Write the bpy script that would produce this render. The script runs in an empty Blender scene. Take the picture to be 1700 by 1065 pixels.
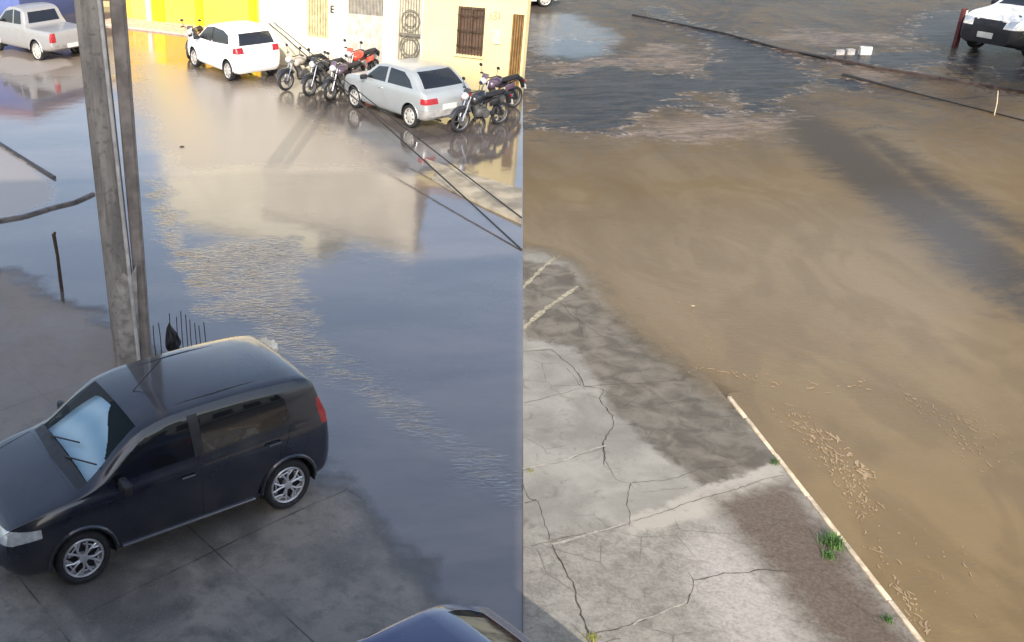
import bpy, bmesh, math, random
import numpy as np
from mathutils import Vector, Matrix, Quaternion
random.seed(7); rng = np.random.default_rng(11)
SC = bpy.context.scene; COL = SC.collection
# ------------------------------------------------------------------ camera
FP, PITCH, CAMH, ROLL = 1672.3, .45013, 6.758, -.029
CX, CY = 434.0, 532.5
Fv = Vector((0, math.cos(PITCH), -math.sin(PITCH)))
R0 = Vector((1, 0, 0)); U0 = Vector((0, math.sin(PITCH), math.cos(PITCH)))
Rv = R0*math.cos(ROLL) + U0*math.sin(ROLL); Uv = -R0*math.sin(ROLL) + U0*math.cos(ROLL)
cam = bpy.data.cameras.new('camera'); camo = bpy.data.objects.new('camera', cam); COL.objects.link(camo)
M = Matrix((Rv, Uv, -Fv)).transposed().to_4x4(); M.translation = (0, 0, CAMH); camo.matrix_world = M
cam.sensor_width = 36; cam.lens = FP/1700*36; cam.shift_x = (850-CX)/1700; cam.clip_end = 2000; cam.clip_start = .1
SC.camera = camo
# ------------------------------------------------------------------ sky, sun, exposure
SUN_EL = math.radians(29.4); LH = Vector((.2463, 1)).normalized()
w = bpy.data.worlds.new('World'); SC.world = w; w.use_nodes = True
sky = w.node_tree.nodes.new('ShaderNodeTexSky'); sky.sky_type = 'NISHITA'; sky.sun_disc = False
sky.sun_elevation = SUN_EL; sky.sun_rotation = math.atan2(-LH.x, -LH.y); sky.dust_density = 2.6; sky.ozone_density = 1.5
bg = w.node_tree.nodes['Background']; bg.inputs[1].default_value = .15
hs = w.node_tree.nodes.new('ShaderNodeHueSaturation'); hs.inputs['Saturation'].default_value = .76     # thin haze: a paler blue
w.node_tree.links.new(sky.outputs[0], hs.inputs['Color']); w.node_tree.links.new(hs.outputs[0], bg.inputs[0])
sl = bpy.data.lights.new('sun', 'SUN'); sl.energy = 2.6; sl.angle = math.radians(.5); sl.color = (1, .94, .86)
so = bpy.data.objects.new('sun', sl); COL.objects.link(so); so.location = (-6, -20, 30)
so.rotation_mode = 'QUATERNION'
so.rotation_quaternion = Vector((LH.x*math.cos(SUN_EL), LH.y*math.cos(SUN_EL), -math.sin(SUN_EL))).to_track_quat('-Z', 'Y')
SC.view_settings.view_transform = 'Standard'; SC.view_settings.look = 'None'
SC.view_settings.exposure = 1.05; SC.view_settings.gamma = 1
SC.render.engine = 'CYCLES'

# ------------------------------------------------------------------ helpers: points
def G(px, py, z=0.0):
    d = Fv + Rv*((px-CX)/FP) - Uv*((py-CY)/FP); t = (z-CAMH)/d.z
    return Vector((d.x*t, d.y*t, z))
def seamx(y): return 2.32 + (y-7.03)*.2463
def gpoly(pts): return np.array([G(*p)[:2] for p in pts])
def sdf(P, poly):                       # signed distance, positive inside
    x, y = P[:, 0], P[:, 1]; n = len(poly); best = np.full(len(P), 1e9); ins = np.zeros(len(P), bool)
    for i in range(n):
        a, b = poly[i], poly[(i+1) % n]; e = b-a; L = max(e@e, 1e-9)
        t = np.clip(((x-a[0])*e[0]+(y-a[1])*e[1])/L, 0, 1)
        best = np.minimum(best, np.hypot(x-a[0]-t*e[0], y-a[1]-t*e[1]))
        c = (a[1] > y) != (b[1] > y)
        with np.errstate(divide='ignore', invalid='ignore'):
            xi = (b[0]-a[0])*(y-a[1])/(b[1]-a[1]+1e-12)+a[0]
        ins ^= c & (x < xi)
    return np.where(ins, best, -best)
def sd_any(P, polys):
    return np.max(np.stack([sdf(P, gpoly(q)) for q in polys]), 0)

# ------------------------------------------------------------------ helpers: materials
def srgb(r, g, b):
    f = lambda c: (c/255/12.92) if c/255 <= .04045 else ((c/255+.055)/1.055)**2.4
    return (f(r), f(g), f(b), 1)
class NT:
    def __init__(s, name):
        s.m = bpy.data.materials.new(name); s.m.use_nodes = True; s.t = s.m.node_tree
        s.b = s.t.nodes['Principled BSDF']; s.out = s.t.nodes['Material Output']
        s.tc = s.n('ShaderNodeTexCoord')
    def n(s, ty, **k):
        o = s.t.nodes.new(ty)
        for a, v in k.items(): setattr(o, a, v)
        return o
    def l(s, a, b): s.t.links.new(a, b)
    def put(s, sock, v):
        if hasattr(v, 'node'): s.l(v, sock)
        else: sock.default_value = v
    def set(s, **k):
        for a, v in k.items(): s.put(s.b.inputs[a.replace('_', ' ')], v)
    def mapping(s, scale=(1, 1, 1), rot=(0, 0, 0), src=None):
        m = s.n('ShaderNodeMapping'); m.inputs['Scale'].default_value = scale; m.inputs['Rotation'].default_value = rot
        s.l(src or s.tc.outputs['Object'], m.inputs['Vector']); return m.outputs[0]
    def noise(s, scale, detail=4, rough=.55, vec=None, dist=0):
        o = s.n('ShaderNodeTexNoise'); o.inputs['Scale'].default_value = scale; o.inputs['Detail'].default_value = detail
        o.inputs['Roughness'].default_value = rough; o.inputs['Distortion'].default_value = dist
        s.l(vec or s.tc.outputs['Object'], o.inputs['Vector']); return o.outputs[0]
    def attr(s, name): return s.n('ShaderNodeAttribute', attribute_name=name).outputs['Fac']
    def math(s, op, a, b=0.0, c=None):
        o = s.n('ShaderNodeMath', operation=op); s.put(o.inputs[0], a); s.put(o.inputs[1], b)
        if c is not None: s.put(o.inputs[2], c)
        return o.outputs[0]
    def step(s, v, lo, hi, a=0.0, b=1.0):
        o = s.n('ShaderNodeMapRange', interpolation_type='SMOOTHSTEP'); s.put(o.inputs['Value'], v)
        o.inputs['From Min'].default_value = lo; o.inputs['From Max'].default_value = hi
        o.inputs['To Min'].default_value = a; o.inputs['To Max'].default_value = b; return o.outputs[0]
    def mix(s, f, a, b, mode='MIX'):
        o = s.n('ShaderNodeMix', data_type='RGBA', blend_type=mode); s.put(o.inputs[0], f); s.put(o.inputs[6], a); s.put(o.inputs[7], b)
        return o.outputs[2]
    def bump(s, h, strength=.3, dist=.02, prev=None):
        o = s.n('ShaderNodeBump'); s.put(o.inputs['Strength'], strength); o.inputs['Distance'].default_value = dist
        s.l(h, o.inputs['Height'])
        if prev is not None: s.l(prev, o.inputs['Normal'])
        return o.outputs[0]
def simple(name, col, rough=.6, metal=0, spec=.5, var=.25, scale=6, bump=0, coat=0, bscale=40):
    t = NT(name); nz = t.noise(scale, 5)
    d = tuple(c*(1-var) for c in col[:3])+(1,); u = tuple(min(1, c*(1+var*.6)) for c in col[:3])+(1,)
    t.set(Base_Color=t.mix(t.step(nz, .3, .7), d, u), Metallic=metal, Specular_IOR_Level=spec)
    t.set(Roughness=t.step(t.noise(scale*2.3, 3), .3, .7, max(.02, rough*.8), min(1, rough*1.2)))
    if coat: t.set(Coat_Weight=coat, Coat_Roughness=.06)
    if bump: t.set(Normal=t.bump(t.noise(bscale, 4), bump, .01))
    return t.m

# ------------------------------------------------------------------ helpers: meshes
def obj(name, bm, mats, parent=None, smooth=False, angle=38):
    bm.normal_update()
    if smooth:
        ca = math.radians(angle)
        for f in bm.faces: f.smooth = True
        for e in bm.edges:
            e.smooth = not (len(e.link_faces) == 2 and e.calc_face_angle(0) > ca)
    me = bpy.data.meshes.new(name); bm.to_mesh(me); bm.free()
    for m in (mats if isinstance(mats, (list, tuple)) else [mats]): me.materials.append(m)
    o = bpy.data.objects.new(name, me); COL.objects.link(o)
    if parent: o.parent = parent
    return o
def tag(o, label=None, cat=None, group=None, kind=None):
    if label: o['label'] = label
    if cat: o['category'] = cat
    if group: o['group'] = group
    if kind: o['kind'] = kind
    return o
def empty(name, loc, rz=0, label=None, cat=None, group=None):
    o = bpy.data.objects.new(name, None); COL.objects.link(o); o.location = loc; o.rotation_euler = (0, 0, rz)
    o.empty_display_size = .2; return tag(o, label, cat, group)
def BM(): return bmesh.new()
def box(bm, c, s, rz=0, rx=0, ry=0, bevel=0, mi=0):
    r = bmesh.ops.create_cube(bm, size=1); vs = r['verts']
    bmesh.ops.scale(bm, vec=s, verts=vs)
    fs = set(f for v in vs for f in v.link_faces)
    for f in fs: f.material_index = mi
    if bevel:
        es = list(set(e for v in vs for e in v.link_edges))
        rr = bmesh.ops.bevel(bm, geom=es, offset=bevel, segments=2, affect='EDGES', profile=.5)
        vs = list(set(v for f in rr['faces'] for v in f.verts) | set(v for v in vs if v.is_valid))
        for f in rr['faces']: f.material_index = mi
    m = Matrix.Rotation(rz, 3, 'Z') @ Matrix.Rotation(ry, 3, 'Y') @ Matrix.Rotation(rx, 3, 'X')
    bmesh.ops.rotate(bm, cent=(0, 0, 0), matrix=m, verts=vs); bmesh.ops.translate(bm, vec=c, verts=vs)
    return vs
def tube(bm, pts, r, seg=8, mi=0, cap=True):
    pts = [Vector(p) for p in pts]; rs = r if isinstance(r, (list, tuple)) else [r]*len(pts); rings = []
    for i, p in enumerate(pts):
        a = pts[max(0, i-1)]; b = pts[min(len(pts)-1, i+1)]; d = (b-a).normalized()
        q = d.to_track_quat('Z', 'Y') if i == 0 else q0
        if i:                                             # parallel transport
            q = (q0 @ Vector((0, 0, 1))).rotation_difference(d) @ q0
        q0 = q
        rings.append([bm.verts.new(p + q @ Vector((rs[i]*math.cos(2*math.pi*k/seg), rs[i]*math.sin(2*math.pi*k/seg), 0))) for k in range(seg)])
    for a, b in zip(rings, rings[1:]):
        for k in range(seg):
            f = bm.faces.new((a[k], a[(k+1) % seg], b[(k+1) % seg], b[k])); f.material_index = mi
    if cap:
        f = bm.faces.new(rings[0][::-1]); f.material_index = mi; f = bm.faces.new(rings[-1]); f.material_index = mi
def lathe_y(bm, prof, seg=32, c=(0, 0, 0), mi=0):          # profile of (radius, y), about the Y axis
    rings = []
    for r, y in prof:
        rings.append([bm.verts.new((c[0]+r*math.cos(2*math.pi*k/seg), c[1]+y, c[2]+r*math.sin(2*math.pi*k/seg))) for k in range(seg)])
    for a, b in zip(rings, rings[1:]):
        for k in range(seg):
            f = bm.faces.new((a[k], a[(k+1) % seg], b[(k+1) % seg], b[k])); f.material_index = mi
def ball(bm, c, s, seg=16, rz=0, ry=0, mi=0):
    r = bmesh.ops.create_uvsphere(bm, u_segments=seg, v_segments=max(6, seg//2), radius=1); vs = r['verts']
    bmesh.ops.scale(bm, vec=s, verts=vs)
    bmesh.ops.rotate(bm, cent=(0, 0, 0), matrix=Matrix.Rotation(rz, 3, 'Z') @ Matrix.Rotation(ry, 3, 'Y'), verts=vs)
    bmesh.ops.translate(bm, vec=c, verts=vs)
    for v in vs:
        for f in v.link_faces: f.material_index = mi
def prism(bm, poly, z0, z1, mi=0):
    lo = [bm.verts.new((p[0], p[1], z0)) for p in poly]; hi = [bm.verts.new((p[0], p[1], z1)) for p in poly]
    n = len(poly); fs = [bm.faces.new(lo[::-1]), bm.faces.new(hi)]
    for i in range(n): fs.append(bm.faces.new((lo[i], lo[(i+1) % n], hi[(i+1) % n], hi[i])))
    for f in fs: f.material_index = mi
    bmesh.ops.recalc_face_normals(bm, faces=fs)
def sheet(name, us, ys, keep=None, zf=None, attrs=None, mat=None):   # ground sheet laid off from the dividing line
    U, Y = np.meshgrid(us, ys); X = seamx(Y)+U
    P = np.stack([X.ravel(), Y.ravel()], 1); Z = zf(P) if zf else np.zeros(len(P))
    nx, ny = len(us), len(ys); i = np.arange(nx*ny).reshape(ny, nx)
    F = np.stack([i[:-1, :-1], i[:-1, 1:], i[1:, 1:], i[1:, :-1]], -1).reshape(-1, 4)
    if keep is not None: kv = keep(P); F = F[kv[F].any(1)]
    used = np.unique(F); re = np.full(nx*ny, -1); re[used] = np.arange(len(used)); F = re[F]; P = P[used]; Z = Z[used]
    me = bpy.data.meshes.new(name); me.vertices.add(len(P)); me.vertices.foreach_set('co', np.column_stack([P, Z]).astype(np.float32).ravel())
    me.loops.add(F.size); me.loops.foreach_set('vertex_index', F.ravel().astype(np.int32)); me.polygons.add(len(F))
    me.polygons.foreach_set('loop_start', np.arange(0, F.size, 4, dtype=np.int32)); me.polygons.foreach_set('loop_total', np.full(len(F), 4, dtype=np.int32))
    me.update(calc_edges=True); me.validate()
    for k, fn in (attrs or {}).items():
        a = me.attributes.new(k, 'FLOAT', 'POINT'); a.data.foreach_set('value', fn(P).astype(np.float32))
    me.polygons.foreach_set('use_smooth', np.ones(len(F), bool))
    me.materials.append(mat); o = bpy.data.objects.new(name, me); COL.objects.link(o); tag(o, kind='structure'); return o

# ================================================================== GROUND
GOFF = -.16
t = NT('packed_mud')
t.set(Base_Color=t.mix(t.noise(.7, 6), srgb(96, 84, 70), srgb(150, 134, 112)), Roughness=.9)
bm = BM(); bmesh.ops.create_circle(bm, cap_ends=True, segments=48, radius=700)
o = obj('ground', bm, t.m); o.location = (0, 0, GOFF); tag(o, kind='structure')

def flow_bump(t, strength, ripple=None):
    a = t.math('MULTIPLY', t.noise(10, 3, .55, t.mapping((.42, 1.3, 1), (0, 0, .12)), 1.4), t.step(t.noise(1.7, 4), .3, .65, .45, 1.1))
    b = t.noise(2.2, 2, .5)
    n1 = t.bump(a, t.math('MULTIPLY', ripple, strength) if ripple is not None else strength, .03)
    return t.bump(b, .05, .05, n1)
# --- left water: grey brown flood, glassy
L_PAVE = [(-90, 425), (0, 448), (40, 470), (70, 498), (104, 508), (150, 520), (200, 560), (300, 620), (430, 715), (545, 812), (600, 862), (655, 925), (705, 990), (760, 1055), (830, 1150), (-120, 1150)]
L_SPIT = [(-90, 222), (0, 240), (50, 268), (92, 312), (80, 338), (0, 364), (-90, 378)]
L_WAKE = [(-10, 97), (30, 93), (58, 104), (110, 93), (120, 108), (75, 118), (40, 127), (0, 118)]
L_RIP = [(262, 300), (296, 420), (480, 400), (480, 470), (530, 560), (640, 645), (872, 800), (872, 860), (760, 770), (620, 675), (450, 560), (345, 510), (300, 440), (250, 330)]
L_BAR = [(205, 70), (300, 105), (400, 130), (480, 150), (540, 190), (640, 240), (640, 285), (520, 288), (400, 286), (272, 288), (235, 240), (205, 190)]
t = NT('flood_water')
br = t.noise(.55, 5, .6, t.mapping((.5, 1.1, 1), (0, 0, .5)))
mud = t.step(t.math('ADD', t.attr('sd_bar'), t.math('MULTIPLY', br, 2.5)), .6, 2.2)
spit = t.step(t.math('ADD', t.attr('sd_spit'), t.math('MULTIPLY', t.math('SUBTRACT', t.noise(2.5, 5), .5), .6)), -.12, .15)
c = t.mix(t.step(br, .3, .7), srgb(76, 70, 68), srgb(104, 95, 88))
c = t.mix(mud, c, srgb(124, 112, 100)); c = t.mix(spit, c, srgb(136, 126, 116))
t.set(Base_Color=c, IOR=2.05, Specular_IOR_Level=.62)
rip = t.step(t.math('ADD', t.attr('sd_rip'), t.math('MULTIPLY', t.math('SUBTRACT', t.noise(1.3, 3), .5), 1.3)), -.4, .3)
t.set(Roughness=t.math('ADD', t.math('MULTIPLY', mud, .22), t.math('ADD', .085, t.math('MULTIPLY', spit, .3))))
t.set(Normal=flow_bump(t, .5, t.math('ADD', .015, rip)))
edge = t.step(t.math('ADD', t.attr('sd_edge'), t.math('MULTIPLY', t.math('SUBTRACT', t.noise(1.6, 6, .6), .5), 1.1)), -.15, .4)
t.set(Alpha=edge)
FLOOD = t.m
us = -np.concatenate([np.arange(0, 14, .1), np.geomspace(14, 60, 50)])[::-1]
ys = np.geomspace(4.5, 75, 560)
sheet('flood_water', us, ys, keep=lambda P: (sdf(P, gpoly(L_PAVE)) < .6),
      attrs=dict(sd_edge=lambda P: -sdf(P, gpoly(L_PAVE)), sd_bar=lambda P: sd_any(P, [L_BAR, [(-80, 60), (190, 60), (200, 122), (120, 136), (0, 128), (-80, 120)]]), sd_spit=lambda P: sd_any(P, [L_SPIT, L_WAKE]), sd_rip=lambda P: sdf(P, gpoly(L_RIP))), mat=FLOOD)
# --- left pavement
t = NT('damp_pavement')
n1 = t.noise(.9, 6, .62, None, .6); n2 = t.noise(4.5, 6, .7); n3 = t.noise(60, 2)
c = t.mix(t.step(n1, .38, .62), srgb(100, 96, 92), srgb(138, 131, 122)); c = t.mix(t.step(n2, .46, .68, 0, .6), c, srgb(88, 88, 80)); c = t.mix(t.step(t.noise(.5, 5, .7, None, 1.2), .5, .62, 0, .3), c, srgb(80, 80, 78))
jp = t.n('ShaderNodeSeparateXYZ'); nv_ = t.n('ShaderNodeVectorMath', operation='ADD'); nz_ = t.n('ShaderNodeTexNoise'); nz_.inputs['Scale'].default_value = 2.4; nz_.inputs['Detail'].default_value = 4; ns_ = t.n('ShaderNodeVectorMath', operation='SCALE'); ns_.inputs['Scale'].default_value = .14
t.l(nz_.outputs['Color'], ns_.inputs[0]); t.l(t.mapping((1, 1, 1), (0, 0, -.62)), nv_.inputs[0]); t.l(ns_.outputs[0], nv_.inputs[1]); t.l(nv_.outputs[0], jp.inputs[0])
jl = [t.step(t.math('ABSOLUTE', t.math('SUBTRACT', t.math('FRACT', t.math('MULTIPLY', jp.outputs[k_], f_)), .5)), .002, .008, 1, 0) for k_, f_ in ((0, .55), (1, .48))]
c = t.mix(t.math('MULTIPLY', t.math('MAXIMUM', jl[0], jl[1]), t.step(t.noise(1.1, 4), .42, .58, .15, .75)), c, srgb(46, 46, 44))
c = t.mix(t.step(n3, .55, .75, 0, .3), c, srgb(165, 160, 150))
cr = t.n('ShaderNodeTexVoronoi', feature='DISTANCE_TO_EDGE'); cr.inputs['Scale'].default_value = .42
vv = t.n('ShaderNodeVectorMath', operation='ADD'); t.l(t.tc.outputs['Object'], vv.inputs[0])
nn = t.n('ShaderNodeTexNoise'); nn.inputs['Scale'].default_value = 1.8; nn.inputs['Detail'].default_value = 5
sc = t.n('ShaderNodeVectorMath', operation='SCALE'); sc.inputs['Scale'].default_value = .5; t.l(nn.outputs['Color'], sc.inputs[0]); t.l(sc.outputs[0], vv.inputs[1])
t.l(vv.outputs[0], cr.inputs['Vector'])
ck = t.math('MULTIPLY', t.step(cr.outputs[0], .003, .014, 1, 0), t.step(t.noise(.55, 3), .5, .62)); c = t.mix(t.math('MULTIPLY', ck, .6), c, srgb(38, 38, 38))
sp = t.n('ShaderNodeSeparateXYZ'); t.l(t.tc.outputs['Object'], sp.inputs[0]); up = t.step(t.math('ADD', sp.outputs[1], t.math('MULTIPLY', n1, 2)), 11.2, 13.2)
c = t.mix(t.math('MULTIPLY', up, .75), c, t.mix(t.noise(.8, 4), srgb(112, 102, 96), srgb(142, 130, 122)))
t.set(Base_Color=c, Roughness=t.math('SUBTRACT', t.step(n1, .35, .65, .32, .7), t.math('MULTIPLY', up, -.12))); t.set(Normal=t.bump(n2, .35, .03))
us2 = -np.arange(0, 17, .1)[::-1]; ys2 = np.arange(-12, 19, .1)
def zl(P): s = sdf(P, gpoly(L_PAVE)); return np.clip(.03*s-.012, -.06, -.006)
sheet('left_pavement', us2, ys2, keep=lambda P: sdf(P, gpoly(L_PAVE)) > -1.2, zf=zl, mat=t.m)

# --- right water: silty brown flood
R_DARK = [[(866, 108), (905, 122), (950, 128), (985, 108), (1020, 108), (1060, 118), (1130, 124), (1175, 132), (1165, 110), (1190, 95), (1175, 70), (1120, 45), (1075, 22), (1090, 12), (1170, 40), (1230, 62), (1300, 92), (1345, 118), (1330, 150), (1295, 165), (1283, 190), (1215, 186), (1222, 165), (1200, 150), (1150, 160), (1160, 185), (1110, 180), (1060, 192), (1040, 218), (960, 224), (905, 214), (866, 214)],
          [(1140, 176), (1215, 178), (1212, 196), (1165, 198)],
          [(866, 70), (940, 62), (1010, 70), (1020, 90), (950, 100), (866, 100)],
          [(1500, 38), (1535, 18), (1600, 16), (1720, 20), (1720, 140), (1660, 132), (1625, 118), (1590, 82), (1500, 62)],  # shadow under and before the white car, painted as dark ground
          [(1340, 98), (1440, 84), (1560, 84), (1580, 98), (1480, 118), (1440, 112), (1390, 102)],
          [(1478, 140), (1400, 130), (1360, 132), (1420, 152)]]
R_PINK = [[(1010, 88), (1090, 70), (1150, 78), (1180, 104), (1160, 122), (1100, 118), (1030, 110), (980, 126), (930, 130), (900, 112)],
          [(1285, 62), (1320, 44), (1400, 56), (1490, 58), (1520, 66), (1420, 80), (1340, 74)],
          [(1060, 190), (1160, 182), (1225, 160), (1240, 190), (1310, 185), (1330, 215), (1200, 240), (1020, 225)],
          [(1400, 100), (1480, 100), (1480, 130), (1430, 140), (1400, 125)]]
R_SHADOW = [[(1290, 160), (1400, 218), (1560, 330), (1720, 452), (1720, 515), (1560, 410), (1380, 282), (1270, 185)], [(1310, 175), (1360, 205), (1520, 330), (1710, 470), (1710, 530), (1560, 420), (1400, 290)], [(1440, 225), (1560, 300), (1710, 380), (1710, 400), (1550, 330)]]  # diagonal shadow band, painted as darker colour on the water
R_PAVE = [(860, 415), (905, 418), (950, 440), (985, 490), (1015, 525), (1060, 560), (1120, 610), (1180, 650), (1215, 668), (1225, 690), (1300, 780), (1400, 910), (1530, 1080), (1600, 1180), (700, 1180)]
t = NT('silty_water')
flow = t.mapping((1.0, .35, 1), (0, 0, -.45))
n1 = t.noise(.5, 6, .6, flow, .5); n2 = t.noise(1.3, 9, .72, t.mapping((.7, 1.25, 1), (0, 0, .3)), 1.6); n3 = t.noise(.16, 4)
nd = t.math('ADD', t.math('MULTIPLY', t.math('SUBTRACT', n2, .5), 4.2), t.math('MULTIPLY', t.math('SUBTRACT', n1, .5), 2.0))
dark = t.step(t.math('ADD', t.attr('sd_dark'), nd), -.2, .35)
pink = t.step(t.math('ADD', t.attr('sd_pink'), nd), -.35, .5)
shadow_strk = t.step(t.math('ADD', t.attr('sd_shadow'), t.math('MULTIPLY', nd, .35)), -.6, .35)
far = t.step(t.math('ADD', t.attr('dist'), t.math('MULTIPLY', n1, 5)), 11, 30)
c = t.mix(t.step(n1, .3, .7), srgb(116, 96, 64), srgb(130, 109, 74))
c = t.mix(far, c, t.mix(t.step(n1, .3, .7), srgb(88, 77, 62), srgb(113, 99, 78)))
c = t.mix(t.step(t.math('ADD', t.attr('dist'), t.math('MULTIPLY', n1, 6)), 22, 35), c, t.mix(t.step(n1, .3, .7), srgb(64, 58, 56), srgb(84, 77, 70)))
fz = t.step(t.math('ADD', t.attr('dist'), t.math('MULTIPLY', n1, 4)), 22, 29); grit = t.noise(2.4, 10, .82, t.mapping((.55, 1.5, 1), (0, 0, .3)), 1.2); lump = t.noise(.9, 8, .72, t.mapping((.6, 1.6, 1), (0, 0, .25)), .8)
c = t.mix(t.math('MULTIPLY', fz, t.step(grit, .5, .66, 0, .75)), c, srgb(52, 49, 50)); c = t.mix(t.math('MULTIPLY', fz, t.step(grit, .46, .33, 0, .55)), c, srgb(132, 118, 106))
still = t.step(t.math('ADD', t.attr('sd_still'), t.math('MULTIPLY', nd, .5)), -.4, .6); c = t.mix(t.math('MULTIPLY', still, .5), c, srgb(66, 62, 60))
sw = t.noise(.45, 4, .5, t.mapping((1, .6, 1), (0, 0, -.5)), 3.5); c = t.mix(t.step(sw, .42, .62, 0, .42), c, srgb(102, 84, 56))
c = t.mix(t.math('MULTIPLY', shadow_strk, .95), c, srgb(70, 63, 55)); c = t.mix(t.math('MULTIPLY', pink, t.step(lump, .36, .6, .1, .65)), c, t.mix(t.step(grit, .4, .62), srgb(150, 132, 118), srgb(96, 86, 80)))
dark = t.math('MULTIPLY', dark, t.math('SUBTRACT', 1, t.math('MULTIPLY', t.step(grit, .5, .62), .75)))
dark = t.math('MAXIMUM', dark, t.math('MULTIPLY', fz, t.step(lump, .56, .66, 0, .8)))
lip = t.math('MULTIPLY', t.step(t.math('ABSOLUTE', t.math('ADD', t.attr('sd_dark'), nd)), .04, .22, 1, 0), t.step(t.noise(2.6, 5, .7), .48, .6))
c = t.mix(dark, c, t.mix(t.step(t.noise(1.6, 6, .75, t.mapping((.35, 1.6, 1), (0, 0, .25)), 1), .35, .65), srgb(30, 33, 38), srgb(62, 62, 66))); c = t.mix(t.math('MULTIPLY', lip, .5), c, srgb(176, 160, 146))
t.set(Base_Color=c, IOR=1.33, Specular_IOR_Level=t.math('ADD', t.step(t.attr('dist'), 9, 20, .4, .008), t.math('ADD', t.math('MULTIPLY', dark, .012), t.math('MULTIPLY', still, .17))), Roughness=t.math('SUBTRACT', .2, t.math('ADD', t.math('MULTIPLY', dark, .08), t.math('MULTIPLY', still, .08))))
fz = t.math('MULTIPLY', fz, t.math('SUBTRACT', 1, t.math('MULTIPLY', still, .85)))
n4 = t.noise(9, 4, .6, t.mapping((.6, 1.2, 1), (0, 0, .2)), 1.5)
t.set(Normal=t.bump(t.noise(1.6, 4), .12, .06, t.bump(n4, t.math('ADD', .2, t.math('MULTIPLY', fz, .5)), .03, t.bump(t.noise(26, 3, .6, t.mapping((.5, 1.3, 1), (0, 0, .1)), 1), .3, .008))))
t.set(Alpha=t.step(t.math('ADD', t.attr('sd_edge'), t.math('MULTIPLY', t.math('SUBTRACT', t.noise(2.2, 6, .6), .5), .5)), -.3, .5))
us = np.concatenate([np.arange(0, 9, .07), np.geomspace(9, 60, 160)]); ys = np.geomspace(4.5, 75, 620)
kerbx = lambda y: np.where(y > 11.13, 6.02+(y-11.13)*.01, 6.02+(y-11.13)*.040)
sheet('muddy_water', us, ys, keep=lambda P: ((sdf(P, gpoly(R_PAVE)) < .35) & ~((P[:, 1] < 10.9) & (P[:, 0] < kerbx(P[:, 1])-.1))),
      attrs=dict(sd_edge=lambda P: np.where(P[:, 1] < 11.4, np.maximum(-sdf(P, gpoly(R_PAVE)), (P[:, 0]-kerbx(P[:, 1])-.02)*8), -sdf(P, gpoly(R_PAVE))), sd_dark=lambda P: sd_any(P, R_DARK), sd_pink=lambda P: sd_any(P, R_PINK), sd_still=lambda P: sd_any(P, [[(880, 22), (950, 22), (1020, 62), (1015, 88), (960, 96), (880, 92)]]), sd_shadow=lambda P: sd_any(P, R_SHADOW), dist=lambda P: P[:, 1]), mat=t.m)
# --- right pavement: cracked concrete slabs
R_WET = [(990, 500), (1060, 545), (1230, 680), (1310, 790), (1180, 825), (1150, 800), (1100, 760), (1070, 735), (1040, 700), (1010, 680), (1000, 640), (950, 575), (870, 560), (860, 430), (940, 440)]
R_WET2 = [(1180, 832), (1310, 800), (1420, 950), (1540, 1100), (1420, 1100), (1330, 1030), (1290, 960), (1240, 905)]
R_PALE = [(1130, 905), (1190, 870), (1240, 930), (1310, 1010), (1340, 1090), (1200, 1090), (1150, 990)]
R_RAMP = [(1045, 862), (1100, 842), (1170, 810), (1298, 770), (1308, 802), (1200, 846), (1130, 874), (1050, 892)]
t = NT('slab_concrete')
n1 = t.noise(1.1, 6, .6, None, .4); n2 = t.noise(7, 7, .7); n3 = t.noise(70, 3, .7); n5 = t.noise(26, 9, .82)
nd = t.math('MULTIPLY', t.math('SUBTRACT', n2, .5), .35)
c = t.mix(t.step(n1, .35, .65), srgb(128, 123, 112), srgb(154, 149, 137))
old = t.step(t.math('ADD', t.attr('dist'), t.math('MULTIPLY', t.math('SUBTRACT', n1, .5), .5)), 9.0, 8.4)
n6 = t.noise(5, 6, .75, None, .5); worn = t.mix(t.step(t.math('ADD', t.math('MULTIPLY', n5, .5), t.math('MULTIPLY', n6, .5)), .36, .62), srgb(98, 92, 83), srgb(154, 147, 134)); c = t.mix(t.math('MULTIPLY', old, .8), c, worn)
c = t.mix(t.step(n2, .55, .75, 0, .5), c, srgb(112, 110, 100)); c = t.mix(t.step(n3, .52, .72, 0, .35), c, srgb(98, 94, 88))
pal = t.step(t.math('ADD', t.attr('sd_pale'), t.math('MULTIPLY', nd, 2)), -.2, .25); c = t.mix(t.math('MULTIPLY', pal, t.step(n5, .3, .6, .15, .6)), c, srgb(184, 176, 166))
rmp = t.step(t.math('ADD', t.attr('sd_ramp'), nd), -.05, .05); c = t.mix(t.math('MULTIPLY', rmp, .8), c, srgb(168, 160, 146))
wet = t.step(t.math('ADD', t.attr('sd_wet'), nd), -.09, .09)
wc = t.mix(t.step(t.noise(3, 6, .6, None, .6), .35, .65), srgb(86, 79, 67), srgb(118, 110, 96))
c = t.mix(t.math('MULTIPLY', wet, t.math('SUBTRACT', 1, rmp)), c, wc)
wet2 = t.step(t.math('ADD', t.attr('sd_wet2'), t.math('MULTIPLY', nd, 1.6)), -.22, .2)
c = t.mix(t.math('MULTIPLY', wet2, .9), c, t.mix(t.step(n5, .35, .65), srgb(70, 57, 46), srgb(104, 88, 74)))
vc = t.n('ShaderNodeTexVoronoi', feature='DISTANCE_TO_EDGE'); vc.inputs['Scale'].default_value = 1.5; va = t.n('ShaderNodeVectorMath', operation='ADD'); vn = t.n('ShaderNodeTexNoise'); vn.inputs['Scale'].default_value = 3.5; vn.inputs['Detail'].default_value = 6; vs = t.n('ShaderNodeVectorMath', operation='SCALE'); vs.inputs['Scale'].default_value = .35
t.l(vn.outputs['Color'], vs.inputs[0]); t.l(t.tc.outputs['Object'], va.inputs[0]); t.l(vs.outputs[0], va.inputs[1]); t.l(va.outputs[0], vc.inputs['Vector'])
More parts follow.
